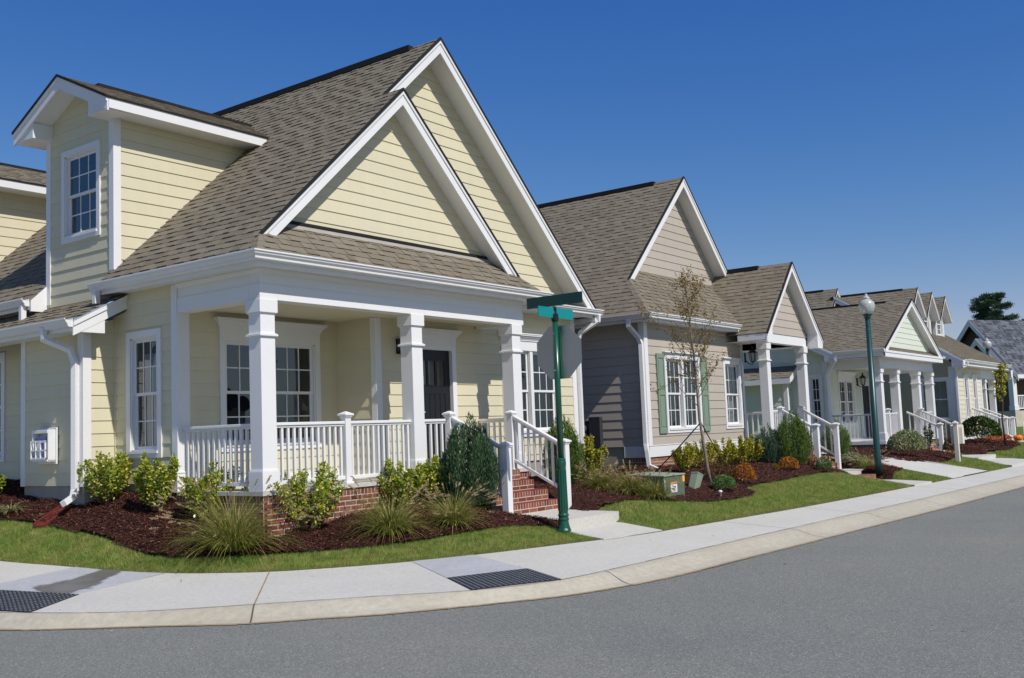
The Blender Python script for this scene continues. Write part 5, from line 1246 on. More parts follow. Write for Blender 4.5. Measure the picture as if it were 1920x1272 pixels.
def fountain(name, label, x, y, h, w, n, plumes, seed, group=None, cat='ornamental grass', mat='grass_blade_long', pl=1.0):
    rng = np.random.default_rng(seed); z = gz(x, y)+.01
    root = thing(name, label, cat, (x, y, z), group)
    n = int(n*1.9); a = rng.uniform(0, 2*math.pi, n); r = rng.uniform(0, 1, n)
    P0 = np.stack([x+np.cos(a)*r*w*.16, y+np.sin(a)*r*w*.16, np.full(n, z)], 1)
    tilt = rng.uniform(.05, 1.0, n)*(.25+.8*r)
    D0 = unit(np.stack([np.cos(a)*tilt, np.sin(a)*tilt, np.ones(n)], 1))
    V, _, _ = blades(P0, D0, rng.uniform(.55,1.1,n)*h*.95, rng.uniform(.0028,.0060,n), rng.uniform(.4,1.9,n)*(.5+r), rng)
    quads('blades', V, mat, root)
    a = rng.uniform(0, 2*math.pi, plumes); tilt = rng.uniform(.1, 1.0, plumes)
    P0 = np.stack([x+np.cos(a)*w*.06, y+np.sin(a)*w*.06, np.full(plumes, z)], 1)
    D0 = unit(np.stack([np.cos(a)*tilt*.75, np.sin(a)*tilt*.75, np.ones(plumes)], 1))
    V, T, D = blades(P0, D0, rng.uniform(.85,1.15,plumes)*h, np.full(plumes,.0018), rng.uniform(.25,.95,plumes), rng)
    quads('stalks', V, 'grass_plume', root)
    # bristly seed heads: many short hairs round each tip
    k = 60; t = rng.uniform(0, 1, (plumes, k)); base = T[:,None,:]+D[:,None,:]*((t[...,None]-.6)*.11*pl)
    dirs = rand_dirs(plumes*k, rng).reshape(plumes, k, 3)*.8 + D[:,None,:]*1.1
    dirs = unit(dirs); ln = (.023*np.sin(np.clip(t,.05,1)*2.9)+.007)*pl
    B = base.reshape(-1,3); dd = dirs.reshape(-1,3); U = unit(np.cross(dd, rand_dirs(len(B), rng)))
    quads('plumes', leaf_quads(B, dd, U, ln.ravel(), np.full(len(B), .0034*pl)), 'grass_plume', root)
    return root
def strap_clump(name, label, x, y, h, w, n, seed, group=None, mat='strap_leaf', cat='plant'):
    rng = np.random.default_rng(seed); z = gz(x, y)+.01; root = thing(name, label, cat, (x, y, z), group)
    a = rng.uniform(0, 2*math.pi, n); tilt = rng.uniform(.15, 1.3, n)
    P0 = np.stack([x+np.cos(a)*.03, y+np.sin(a)*.03, np.full(n, z)], 1); D0 = unit(np.stack([np.cos(a)*tilt, np.sin(a)*tilt, np.ones(n)], 1))
    V, _, _ = blades(P0, D0, rng.uniform(.7,1.2,n)*w*.62, rng.uniform(.006,.010,n), rng.uniform(.8,1.7,n), rng)
    quads('blades', V, mat, root); return root
def young_tree(name, label, x, y, trunk, branches, nleaf, mat, seed, lsize=.05, bark='bark_grey', r0=.045, cat='tree'):
    """trunk: list of points relative to the base; branches: (fraction, azimuth, length, rise)"""
    rng = np.random.default_rng(seed); z = gz(x, y); root = thing(name, label, cat, (x, y, z))
    tr = MB(); tp = [Vector((x+a, y+b, z+c)) for a, b, c in trunk]; n = len(tp)
    tr.tube(tp, [r0*(1-.85*i/(n-1)) for i in range(n)], 8, bark, True); tr.build('trunk', root, smooth=True)
    br = MB(); pts = []
    def at(f):
        q = f*(n-1); i = min(int(q), n-2); return tp[i].lerp(tp[i+1], q-i)
    def grow(p, d, L, r, lev):
        path = [p.copy()]; q = p.copy(); d = d.normalized(); seg = 5
        for k in range(seg):
            d = (d + Vector(tuple(rng.normal(size=3)*.13)) + Vector((0,0,.06))).normalized(); q = q + d*(L/seg); path.append(q.copy())
        br.tube(path, [r*(1-.8*i/seg) for i in range(seg+1)], 4, bark if lev == 0 else 'twig', False)
        if lev < 2:
            for k in range(4 if lev == 0 else 3):
                f = rng.uniform(.3, .95); i = min(int(f*seg), seg-1); s = path[i].lerp(path[i+1], f*seg-i)
                dd = (d + Vector(tuple(rng.normal(size=3)*.6))).normalized(); grow(s, dd, L*rng.uniform(.35,.55), r*.5, lev+1)
        pts.append((path, L))
    for f, az, L, rise in branches:
        p = at(f); grow(p, Vector((math.cos(az), math.sin(az), rise)), L, r0*.32*(1-.5*f), 0)
    br.build('branches', root)
    tot = sum(L for _, L in pts); P = []
    for path, L in pts:
        k = max(1, int(nleaf*L/tot))
        for _ in range(k):
            f = rng.uniform(.25, 1); q = f*(len(path)-1); i = min(int(q), len(path)-2); s = path[i].lerp(path[i+1], q-i); P.append(tuple(s + Vector(tuple(rng.normal(size=3)*.03))))
    P = np.array(P)
    quads('leaves', leaves_at(P, rng, lsize, lsize*.26, None, -.3), mat, root)
    return root
def pine(name, label, x, y, z0, h, seed, crown=.55, mat='needle_pine'):
    rng = np.random.default_rng(seed); root = thing(name, label, 'tree', (x, y, z0))
    tr = MB(); tr.tube([(x,y,z0),(x+.2,y,z0+h*.5),(x+.1,y+.1,z0+h*.96)], [.38,.26,.06], 8, 'bark_brown'); tr.build('trunk', root, smooth=True)
    br = MB(); P = []; D = []
    for k in range(30):
        f = 1-crown+crown*(k+.5)/30; a = k*2.4+rng.uniform(-.4,.4); L = h*.235*(1-((f-(1-crown))/crown)**1.7*.72)*rng.uniform(.65,1.1)
        p0 = Vector((x+.1, y, z0+h*f*.97)); d = Vector((math.cos(a), math.sin(a), rng.uniform(.02,.35)))
        p1 = p0+d*L; br.tube([p0, p0.lerp(p1,.5)+Vector((0,0,.04*L)), p1], [.09,.06,.02], 5, 'bark_brown', False)
        for c in range(9):
            t = rng.uniform(.35, 1.05); q = np.array(p0.lerp(p1, t)) + rng.normal(size=3)*np.array([.30,.30,.10])*h*.055
            n = 230; o = rand_dirs(n, rng); rad = h*.032*rng.uniform(.6,1.2)
            pp = q + o*rng.uniform(.2,1,n)[:,None]*np.array([rad*1.5, rad*1.5, rad*.55]); P.append(pp); D.append(unit(o+np.array([0,0,.5])))
    br.build('branches', root); P = np.concatenate(P); D = np.concatenate(D); U = unit(np.cross(D, rand_dirs(len(P), rng)))
    quads('crown', leaf_quads(P, D, U, rng.uniform(.22,.42,len(P)), rng.uniform(.025,.05,len(P))), mat, root); return root
def inside(poly, X, Y):
    X = np.asarray(X); Y = np.asarray(Y); r = np.zeros(X.shape, bool); n = len(poly)
    for i in range(n):
        x0, y0 = poly[i]; x1, y1 = poly[(i+1) % n]
        if y0 == y1: continue
        c = ((y0 > Y) != (y1 > Y)) & (X < (x1-x0)*(Y-y0)/(y1-y0)+x0); r ^= c
    return r
_gzc = {}
def gz_many(X, Y, step=.1):
    """terrain height by bilinear lookup on a cached grid"""
    X = np.asarray(X); Y = np.asarray(Y); i = np.floor(X/step).astype(int); j = np.floor(Y/step).astype(int)
    keys = set(zip(i.tolist(), j.tolist())); need = set()
    for a, b in keys: need |= {(a,b),(a+1,b),(a,b+1),(a+1,b+1)}
    for k in need:
        if k not in _gzc: _gzc[k] = gz(k[0]*step, k[1]*step)
    g = lambda a, b: np.array([_gzc[k] for k in zip(a.tolist(), b.tolist())])
    fx = X/step-i; fy = Y/step-j
    return (g(i,j)*(1-fx)+g(i+1,j)*fx)*(1-fy)+(g(i,j+1)*(1-fx)+g(i+1,j+1)*fx)*fy
def mulch_bed(name, label, poly, chips, seed, step=.07, csize=1.0):
    rng = np.random.default_rng(seed); xs = [p[0] for p in poly]; ys = [p[1] for p in poly]
    X0, X1, Y0, Y1 = min(xs)-step, max(xs)+step, min(ys)-step, max(ys)+step
    nx = int((X1-X0)/step)+1; ny = int((Y1-Y0)/step)+1
    gx, gy = np.meshgrid(X0+np.arange(nx)*step, Y0+np.arange(ny)*step, indexing='ij')
    ins = inside(poly, gx+step/2, gy+step/2)
    Z = gz_many(gx.ravel(), gy.ravel()).reshape(gx.shape) + .012 + .022*np.sin(gx*5.1+1.3*np.sin(gy*3.7))*np.sin(gy*4.3+gx*1.7) + rng.uniform(0,.016,gx.shape)
    m = MB(); m.v = [(a, b, c) for a, b, c in zip(gx.ravel(), gy.ravel(), Z.ravel())]
    for i in range(nx-1):
        for j in range(ny-1):
            if ins[i,j]: m.f.append((i*ny+j, (i+1)*ny+j, (i+1)*ny+j+1, i*ny+j+1)); m.m.append('mulch_ground')
    o = m.build(name); tag(o, label, 'mulch', kind='stuff')
    # chips
    P = []
    while len(P) < chips:
        x = rng.uniform(X0, X1, 20000); y = rng.uniform(Y0, Y1, 20000); k = inside(poly, x, y); P += list(zip(x[k], y[k]))
    P = np.array(P[:chips]); z = gz_many(P[:,0], P[:,1]) + .022 + .022*np.sin(P[:,0]*5.1+1.3*np.sin(P[:,1]*3.7))*np.sin(P[:,1]*4.3+P[:,0]*1.7)
    C = np.column_stack([P, z+rng.uniform(0,.016,chips)]); D = rng.normal(size=(chips,3)); D[:,2] *= .35; D = unit(D); N = rand_dirs(chips, rng); N[:,2] = np.abs(N[:,2])+.6
    U = unit(np.cross(D, N)); L = rng.uniform(.008,.026,chips)[:,None]*csize; W = rng.uniform(.003,.0065,chips)[:,None]*csize
    V = np.stack([C-D*L-U*W, C+D*L-U*W*.6, C+D*L*.9+U*W, C-D*L*.9+U*W*.8], 1)
    q = quads(name.replace('bed','chips'), V, 'mulch_chip', o); q['kind'] = 'stuff'
    return o
def turf(name, label, poly, n, seed, holes=(), hgt=.035, wid=.0016, mat='turf_blade'):
    rng = np.random.default_rng(seed); xs = [p[0] for p in poly]; ys = [p[1] for p in poly]; P = []
    while len(P) < n:
        x = rng.uniform(min(xs), max(xs), 60000); y = rng.uniform(min(ys), max(ys), 60000); k = inside(poly, x, y)
        for h in holes: k &= ~inside(h, x, y)
        P += list(zip(x[k], y[k]))
    P = np.array(P[:n]); z = gz_many(P[:,0], P[:,1])-.03
    a = rng.uniform(0, 2*math.pi, n); L = rng.uniform(.6,1.3,n)*hgt; t = rng.uniform(.1,1.1,n)
    B = np.column_stack([P, z]); D = unit(np.column_stack([np.cos(a)*t, np.sin(a)*t, np.ones(n)])); U = unit(np.cross(D, rand_dirs(n, rng)))
    w = rng.uniform(.7,1.3,n)[:,None]*wid
    V = np.stack([B-U*w, B+U*w, B+D*(L+.03)[:,None]], 1)
    o = quads(name, V, mat, None, (0,0,0), 3); tag(o, label, 'grass', kind='stuff'); return o
# ------------------------------------------------------------------ street furniture and small things
def stop_and_street_signs():
    x, y = 3.29, -2.31; z = gz(x, y)-.01; P = 'pole_green'
    root = thing('sign_post', 'green fluted post carrying two blank street blades and the back of an octagonal sign', 'sign post', (x, y, z))
    b = MB(); b.lathe((x,y,z), [(.100,0),(.100,.025),(.088,.05),(.076,.10),(.067,.15),(.075,.16),(.075,.18),(.067,.19),(.067,.205),(.075,.215),(.075,.235),(.065,.25),(.065,.28),(.056,.86),(.064,.89),(.068,.92),(.068,.95),(.064,.965),(.064,.99),(.046,1.01)], 28, P)
    for k in range(12):
        t = k*math.pi/6; c = (x+.063*math.cos(t), y+.063*math.sin(t)); c2 = (x+.055*math.cos(t), y+.055*math.sin(t)); b.tube([(c[0],c[1],z+.29),(c2[0],c2[1],z+.85)], .009, 6, P)
    b.build('post_base', root, smooth=False)
    p = MB(); p.lathe((x,y,z+.98), [(.043,0),(.041,1.95)], 24, P); p.build('pole', root, smooth=True)
    k = MB(); k.lathe((x,y,z+2.92), [(.052,0),(.052,.09),(.04,.10)], 16, 'metal_black'); k.lathe((x,y,z+3.02), [(.016,0),(.016,.05),(.03,.055),(.03,.065)], 8, 'metal_black'); k.box(x-.03,x+.03,y-.012,y+.012,z+3.07,z+3.12,'metal_black'); k.build('bracket', root)
    t = MB(); t.box(x-.40, x+.46, y-.006, y+.006, 2.19, 2.335, 'sign_teal'); t.build('street_blade', root, bevel=.002)
    d = MB(); d.box(x-.008, x+.008, y-.47, y+.47, 2.36, 2.515, 'sign_dark_green'); d.build('street_blade', root, bevel=.002)
    o = MB(); r = .375/math.cos(math.pi/8); xo = x+.068
    A = [(xo-.002, y+r*math.cos(math.pi/8+i*math.pi/4), 1.71+r*math.sin(math.pi/8+i*math.pi/4)) for i in range(8)]; B = [(xo+.002, q[1], q[2]) for q in A]
    o.poly(A, 'steel_back'); o.poly(B, 'flag_red')
    for i in range(8): o.poly([A[i], A[(i+1)%8], B[(i+1)%8], B[i]], 'steel_back')
    o.build('octagonal_sign', root)
    c = MB(); c.box(x+.036, xo-.003, y-.045, y+.02, 1.36, 2.06, P)
    for zz in (1.45, 1.97): c.tube([(x-.07,y,zz),(x+.08,y,zz)], .008, 6, 'steel_back')
    c.build('sign_channel', root)
def acorn_lamp(label, x, y, z, H, s=1.0):
    root = thing('street_lamp', label, 'street lamp', (x, y, z), 'dark green street lamps with acorn globes'); G = 'lamp_green'
    p = MB(); p.lathe((x,y,z), [(.085*s,0),(.085*s,.5),(.080*s,.52),(.060*s,H-.62),(.055*s,H-.62)], 20, G)
    p.lathe((x,y,z+H-.64), [(.065*s,0),(.085*s,.02),(.08*s,.05),(.10*s,.09),(.12*s,.11),(.11*s,.125)], 20, G); p.build('pole', root, smooth=True)
    g = MB(); zz = z+H-.52
    g.lathe((x,y,zz), [(.115*s,0),(.165*s,.07),(.195*s,.16),(.20*s,.22),(.185*s,.29),(.13*s,.35),(.085*s,.375),(.08*s,.385),(.10*s,.40),(.095*s,.42),(.055*s,.45),(.03*s,.47),(.045*s,.495),(.02*s,.52)], 24, 'globe_glass'); g.build('globe', root, smooth=True)
    b = MB(); b.lathe((x,y,zz), [(.05*s,0),(.055*s,.1),(.04*s,.2),(.01*s,.24)], 12, 'white_paint'); b.build('bulb', root, smooth=True)
def transformer():
    x0, x1, y0, y1 = 6.96, 7.72, -1.9, -1.2; z = gz(7.3,-1.5); zt = -.205
    root = thing('transformer_box', 'low green utility transformer box with a white and orange warning label on the mulch', 'utility box', (7.34, -1.55, z)); G = 'box_green'
    b = MB(); b.hexa([(x0,y0,z-.1),(x1,y0,z-.1),(x1,y1,z-.1),(x0,y1,z-.1),(x0,y0,zt-.015),(x1,y0,zt-.015),(x1,y1,zt),(x0,y1,zt)], G); b.build('body', root, bevel=.012)
    l = MB(); l.hexa([(x0-.015,y0-.02,zt-.035),(x1+.015,y0-.02,zt-.035),(x1+.015,y1+.01,zt-.015),(x0-.015,y1+.01,zt-.015),(x0-.015,y0-.02,zt-.012),(x1+.015,y0-.02,zt-.012),(x1+.015,y1+.01,zt+.012),(x0-.015,y1+.01,zt+.012)], 'pedestal_green'); l.build('lid', root, bevel=.006)
    w = MB(); fr = front(y0)
    w.fbox(fr, 7.20, 7.43, 0, .003, -.52, -.36, 'label_white'); w.fbox(fr, 7.20, 7.43, .0, .0045, -.385, -.345, 'label_orange'); w.fbox(fr, 7.335, 7.385, .003, .0045, -.445, -.42, 'door_black')
    for k in range(3): w.fbox(fr, 7.22, 7.40, .003, .004, -.505+.02*k, -.5+.02*k, 'meter_grey')
    w.fbox(fr, 6.985, 7.01, 0, .003, -.47, -.30, 'label_white'); w.fbox(fr, 7.64, 7.72, 0, .004, -.25, -.215, 'label_white'); w.fbox(fr, 7.64, 7.72, 0, .004, -.36, -.255, 'label_yellow'); w.build('warning_label', root)
def pedestal():
    x, y = 8.62, -1.60; z = gz(x, y); root = thing('cable_pedestal', 'small pale green cable pedestal leaning in the mulch beside the young tree', 'utility box', (x, y, z))
    b = MB(); tilt = Vector((.11, -.05, .30)); w, d = .105, .075; c = Vector((x,y,z-.04))
    lo = [c+Vector((sx*w*.9, sy*d, 0)) for sx, sy in ((-1,-1),(1,-1),(1,1),(-1,1))]; hi = [c+tilt+Vector((sx*w, sy*d, -sx*.035)) for sx, sy in ((-1,-1),(1,-1),(1,1),(-1,1))]
    b.hexa(lo+hi, 'pedestal_green'); b.build('body', root, bevel=.012)
    k = MB(); n = tilt.normalized(); hi2 = [p-n*.02+(p-(c+tilt))*.07 for p in hi]; hi3 = [p+n*.03 for p in hi2]; k.hexa(hi2+hi3, 'pedestal_green'); k.build('cap', root, bevel=.014)
def wall_mailbox():
    root = thing('wall_mailbox', 'white wall mailbox with a slatted basket holding papers, on the cream side wall', 'mailbox', (-.5, 4.18, .44)); fr = left(-.51); W = 'white_paint'
    b = MB(); b.fbox(fr, 3.93, 4.43, .0, .03, .42, .95, W); b.fbox(fr, 3.96, 4.40, .03, .15, .87, .92, W); b.fbox(fr, 3.95, 3.98, .03, .14, .48, .92, W); b.fbox(fr, 4.38, 4.41, .03, .14, .48, .92, W); b.fbox(fr, 3.96, 4.40, .03, .15, .46, .49, W); b.build('back_panel', root, bevel=.005)
    k = MB()
    for a, c in ((3.98,4.0),(4.11,4.13),(4.24,4.26),(4.37,4.39)): k.fbox(fr, a, c, .15, .175, .49, .76, W)
    for a, c in ((.49,.52),(.61,.635),(.735,.765)): k.fbox(fr, 3.98, 4.39, .1505, .172, a, c, W)
    k.build('basket', root, bevel=.003)
    p = thing('letters', 'small bundle of letters and a blue brochure standing in the white wall mailbox', 'mail', (-.6, 4.18, .5))
    m = MB(); m.fbox(fr, 4.02, 4.20, .06, .075, .5, .80, 'label_white'); m.build('letter', p); m = MB(); m.fbox(fr, 4.10, 4.36, .085, .10, .5, .82, 'label_blue'); m.build('brochure', p); m = MB(); m.fbox(fr, 4.2, 4.34, .11, .13, .5, .74, 'label_white'); m.build('letter', p)
def splash_block():
    z = gz(-.85, 3.45); root = MB()
    za = gz(-.62,3.55)+.035; zb = gz(-1.10,3.39)+.04; P = Fr((-.62,3.55,za), (-.48,-.16,zb-za), (.30,-.88,0))
    root.fbox(P, 0, .52, -.09, .09, -.03, 0, 'splash_red'); root.fbox(P, 0, .52, -.11, -.09, -.03, .028, 'splash_red'); root.fbox(P, 0, .52, .09, .11, -.03, .028, 'splash_red'); root.fbox(P, -.02, .0, -.11, .11, -.03, .028, 'splash_red')
    o = root.build('splash_block', org=(-.62,3.55,z), bevel=.006); tag(o, 'dull red splash block under the side downspout, lying on the mulch', 'splash block')
def tree_stakes(tx, ty):
    tz = gz(tx, ty); top = Vector((tx-.13*.596, ty+.13*.803, tz+1.18))
    for (ex, ey, lab) in ((9.65, -.18, 'dark guy strap running from the young tree down to its left, by the brick'), (12.3, -.62, 'dark guy strap running from the young tree down to its right')):
        ez = gz(ex, ey); r = thing('guy_strap', lab, 'guy wire', (ex, ey, ez), 'guy straps of the young tree')
        m = MB(); m.tube([top, top.lerp(Vector((ex,ey,ez)), .5)-Vector((0,0,.02)), (ex,ey,ez)], .012, 6, 'wire_dark'); m.build('strap', r)
        s = MB(); s.tube([(ex,ey,ez-.1),(ex,ey,ez+.10)], .018, 6, 'bark_brown'); s.build('stake', r)
def post_mailbox():
    x, y = 23.86, -2.65; z = gz(x, y); root = thing('post_mailbox', 'cream post mailbox with a rounded box and red flag before the green cottage', 'mailbox', (x, y, z)); K = 'post_cream'
    p = MB(); p.box(x-.06, x+.06, y-.06, y+.06, z-.1, z+1.12, K); p.box(x-.075, x+.075, y-.075, y+.075, z+1.12, z+1.16, K); p.hexa([(x-.07,y-.07,z+1.16),(x+.07,y-.07,z+1.16),(x+.07,y+.07,z+1.16),(x-.07,y+.07,z+1.16),(x-.01,y-.01,z+1.22),(x+.01,y-.01,z+1.22),(x+.01,y+.01,z+1.22),(x-.01,y+.01,z+1.22)], K); p.build('post', root, bevel=.006)
    b = MB(); n = 10; c = [(math.cos(math.pi*i/n), math.sin(math.pi*i/n)) for i in range(n+1)]
    prof = [(-.11,0)] + [(-.11*a, .46+.11*s) for a, s in c] + [(.11,0)]
    f0 = [(x+.062+a+.11, y-.16, z+.53+h) for a, h in prof]; f1 = [(q[0], y+.16, q[2]) for q in f0]
    b.poly(f0, K); b.poly(f1, K)
    for i in range(len(prof)): k = (i+1) % len(prof); b.poly([f0[i], f0[k], f1[k], f1[i]], K)
    b.build('box', root)
    f = MB(); f.box(x+.284, x+.30, y-.12, y+.02, z+.62, z+1.10, 'flag_red'); f.build('flag', root)
def pumpkins():
    for (x, y, r, lab) in ((36.6,-2.0,.17,'largest orange pumpkin on the far porch walk beside the bottom newel post'),(37.5,-2.1,.13,'small orange pumpkin just right of the largest pumpkin')):
        z = gz(x, y)+.02; root = thing('pumpkin', lab, 'pumpkin', (x, y, z), 'pumpkins by the buff cottage steps'); m = MB(); n = 30; pr = [(.15,.02),(.6,.06),(.9,.3),(1,.6),(.92,.95),(.6,1.2),(.2,1.22)]
        b0 = len(m.v)
        for q, h in pr:
            for k in range(n): t = 2*math.pi*k/n; rr = r*q*(1+.06*math.cos(t*10)); m.v.append((x+rr*math.cos(t), y+rr*math.sin(t), z+r*h*1.15))
        for i in range(len(pr)-1):
            for k in range(n): m.f.append((b0+i*n+k, b0+i*n+(k+1)%n, b0+(i+1)*n+(k+1)%n, b0+(i+1)*n+k)); m.m.append('pumpkin_orange')
        m.build('body', root, smooth=True); s = MB(); s.tube([(x,y,z+r*1.3),(x+.02,y,z+r*1.65)], .02, 6, 'bark_brown'); s.build('stem', root)
def yard_sign():
    x, y = 38.9, -1.9; z = gz(x, y); root = thing('yard_sign', 'small white yard sign with a red mark beside the pumpkins at the right edge', 'sign', (x, y, z))
    p = MB(); 
    for s in (-.28, .28): p.tube([(x+s,y,z-.1),(x+s,y,z+.75)], .014, 6, 'white_paint')
    p.build('legs', root); b = MB(); b.box(x-.42, x+.42, y-.012, y+.012, z+.22, z+.72, 'label_white'); b.box(x-.30, x-.16, y-.015, y-.012, z+.40, z+.66, 'flag_red'); b.box(x-.05, x+.3, y-.015, y-.012, z+.30, z+.34, 'flag_red'); b.build('board', root)
def tap_stub():
    x, y = 8.29, -2.30; z = gz(x, y); m = MB(); m.tube([(x,y,z-.05),(x,y,z+.10)], .02, 8, 'bark_grey'); m.lathe((x,y,z+.10), [(.035,0),(.035,.025),(.02,.035)], 8, 'label_white'); o = m.build('irrigation_stub', org=(x,y,z)); tag(o, 'small white capped irrigation stub at the grass edge below the round shrub', 'pipe')

# ------------------------------------------------------------------ put everything together
build_ground()
slab('front_walk', [(3.60,-.97),(5.16,-.97),(4.98,-2.18),(3.60,-2.18)], 'concrete_walk', .30, lambda x,y: -.64)
slab('front_walk', [(3.45,-2.18),(4.95,-2.18),(4.70,-3.06),(3.36,-2.90)], 'concrete_walk', .2, lambda x,y: -.795-.084*(-2.18-y))
slab('front_walk', [(16.35,-1.12),(18.45,-1.12),(18.45,-1.85),(16.35,-1.85)], 'concrete_walk', .4, lambda x,y: -.70)
slab('front_walk', [(15.9,-2.35),(17.2,-2.35),(16.9,-3.66),(15.6,-3.62)], 'concrete_walk', .2, lambda x,y: -.90-.03*(-2.35-y))
dr = MB(); sheet(dr, [(18.7,6),(18.7,-3.70),(22.4,-3.75),(20.6,6)], 'concrete_walk', lambda x,y: gz(x,min(y,2))+.014, 30); o = dr.build('shared_drive'); o['kind'] = 'structure'
slab('front_walk', [(26.7,-1.5),(29.3,-1.5),(29.3,-2.6),(26.7,-2.6)], 'concrete_walk', .3, lambda x,y: -.80)
slab('front_walk', [(26.2,-2.6),(29.6,-2.6),(28.8,-3.95),(25.2,-3.85)], 'concrete_walk', .2, lambda x,y: -.93-.04*(-2.6-y))
slab('front_walk', [(36.6,-1.5),(39.5,-1.5),(39.5,-4.4),(36.6,-4.2)], 'concrete_walk', .2, lambda x,y: gz(x,y)+.04)
bs = MB(); rnd_ = random.Random(6); bricks(bs, front(-2.27), 16.3, 17.2, -.775, -1.05, 'brick_brown', solid=.40, rnd=rnd_); o = bs.build('brick_step', org=(16.8,-2.1,-1)); tag(o, 'single brick step below the raised concrete landing of the taupe cottage', 'step')
def ramp_panel(name, quad, mat):
    m = MB(); sheet(m, quad, mat, lambda x,y: zwalk(x,y)+.0045, 10); o = m.build(name); o['kind'] = 'structure'
ramp_panel('ramp_panel', [(.68,-1.86),(1.45,-2.18),(.92,-3.40),(.01,-2.99)], 'ramp_grey')
ramp_panel('ramp_panel', [(-1.52,1.70),(-1.15,.30),(-2.45,.02),(-2.86,1.42)], 'ramp_grey')
def wet_stain():
    m = MB(); zs_ = lambda x,y: zwalk(x,y)+.0075; nu, nv = 40, 12; fade = []
    for i in range(nu+1):
        t = i/nu; c = Vector((-1.36,1.02)).lerp(Vector((-2.58,.42)), t) + Vector((.03*math.sin(t*11), .05*math.sin(t*7+1))); w = .24+.34*t
        for k in range(nv+1):
            q = c + Vector((.12,.99)).normalized()*w*(2*k/nv-1); m.v.append((q.x, q.y, zs_(q.x,q.y))); e = min(k, nv-k)/(nv/2); fade.append(min(1, e*1.3)*min(1, (nu-i)/4+.3))
    for i in range(nu):
        for k in range(nv): a = i*(nv+1)+k; m.f.append((a, a+1, a+nv+2, a+nv+1)); m.m.append('wet_film')
    o = m.build('wet_stain'); o['kind'] = 'structure'
    at = o.data.attributes.new('fade', 'FLOAT', 'POINT'); at.data.foreach_set('value', fade)
wet_stain()
tactile([(.01,-2.99),(.92,-3.40),(.53,-4.12),(-.40,-3.66)], 'black tactile mat on the grey ramp in front of the cream house steps', 17, 13)
tactile([(-2.86,1.42),(-2.45,.02),(-3.20,-.40),(-3.58,.98)], 'black tactile mat on the stained ramp at the left side street corner', 24, 13)

h1 = build_house1(); h2 = build_house2(); h3 = build_house3(); h4 = build_house4(); h5 = build_house5(); build_far_house()
stop_and_street_signs()
acorn_lamp('tall dark green street lamp with a clear acorn globe beside the shared drive', 17.4, -2.28, gz(17.4,-2.28), 4.56)
acorn_lamp('distant street lamp whose globe shows against the brown gable', 43.2, .2, gz(43.2,.2), 4.5)
transformer(); pedestal(); wall_mailbox(); splash_block(); post_mailbox(); pumpkins(); yard_sign(); tap_stub()

# beds and grass
BED1 = [(.04,1.9),(.04,3.29),(-.46,3.31),(-.46,4.97),(.03,5.0),(.03,9),(-1.5,9),(-1.3,6.5),(-1.11,5.36),(-1.04,4.3),(-1.0,3.5),(-.98,2.7),(-.96,1.95),(-1.0,1.4),(-1.02,.91),(-.89,.56),(-.43,-.08),(-.17,-.45),(.31,-.87),(.86,-1.20),(1.46,-1.42),(2.17,-1.54),(2.82,-1.68),(3.2,-1.95),(3.5,-2.15),(3.62,-2.1),(3.60,-.98),(3.66,-.95),(3.66,.0),(0,0)]
BED2 = [(5.18,-.97),(4.98,-1.55),(4.8,-1.72),(5.4,-1.72),(6.11,-1.64),(6.6,-1.82),(6.99,-2.05),(7.68,-2.40),(8.5,-2.50),(9.22,-2.48),(9.66,-2.36),(10.04,-2.02),(10.86,-1.95),(11.76,-1.97),(13.19,-1.88),(14.4,-1.85),(15.3,-1.95),(15.69,-2.22),(16.2,-2.5),(16.34,-2.3),(16.35,-1.1),(16.4,.7),(11,.6),(10.6,1.2),(10.6,6),(8.8,6),(8.7,.95),(5.7,.9),(5.7,0),(5.18,0)]
BED3 = [(18.5,-1.0),(18.5,-2.4),(19.0,-2.3),(19.4,-1.6),(20.9,-1.55),(20.94,-1.98),(22.36,-2.47),(23.4,-2.50),(25.0,-2.3),(26.6,-2.1),(26.9,-.4),(24.6,-.3),(24.6,1.4),(21.3,1.4),(20.9,-1.3),(18.8,1.3),(18.6,0)]
BED4 = [(29.2,-.5),(29.2,-2.2),(31,-2.6),(34.94,-2.4),(36.5,-1.9),(36.6,-.5),(31.2,-.4)]
mulch_bed('mulch_bed', 'dark red brown shredded mulch bed round the cream corner house', BED1, 46000, 1)
mulch_bed('mulch_bed', 'dark red brown mulch bed in front of the taupe cottage', BED2, 40000, 2)
mulch_bed('mulch_bed', 'dark mulch bed round the brick base of the pale green cottage', BED3, 9000, 3, .12, 1.6)
mulch_bed('mulch_bed', 'dark mulch bed in front of the buff cottage', BED4, 5000, 4, .15, 2.0)
WALK1 = [(3.44,-2.1),(5.0,-2.1),(4.72,-3.1),(3.34,-2.95)]
LAWN1 = [(-1.95,5.0)]+[(p.x-.0,p.y) for p in EP if p.y < 4.9 and p.x < 3.5]+[(3.34,-2.92),(3.40,-2.15),(3.2,-1.5),(1,-.9),(-.4,0),(-.8,1),(-.8,5)]
LAWN2 = [(4.72,-3.08)]+[(p.x,p.y) for p in EP if 4.75 < p.x < 15.4]+[(15.5,-3.6),(16.1,-2.4),(16.2,-1.6),(9,-1.6),(5.0,-1.5)]
turf('turf', 'short green lawn strip along the pavement at the corner house', LAWN1, 150000, 5, [BED1, WALK1], .030, .0017)
turf('turf', 'sunny lawn between the pavement and the taupe cottage bed', LAWN2, 150000, 6, [BED2, WALK1], .034, .0019)
LAWN3 = [(17.05,-2.6),(16.9,-3.64),(18.72,-3.70),(18.72,-2.45)]
BED5 = [(16.9,-1.87),(18.45,-1.8),(18.7,-1.9),(18.7,-2.5),(17.9,-2.62),(17.05,-2.68)]
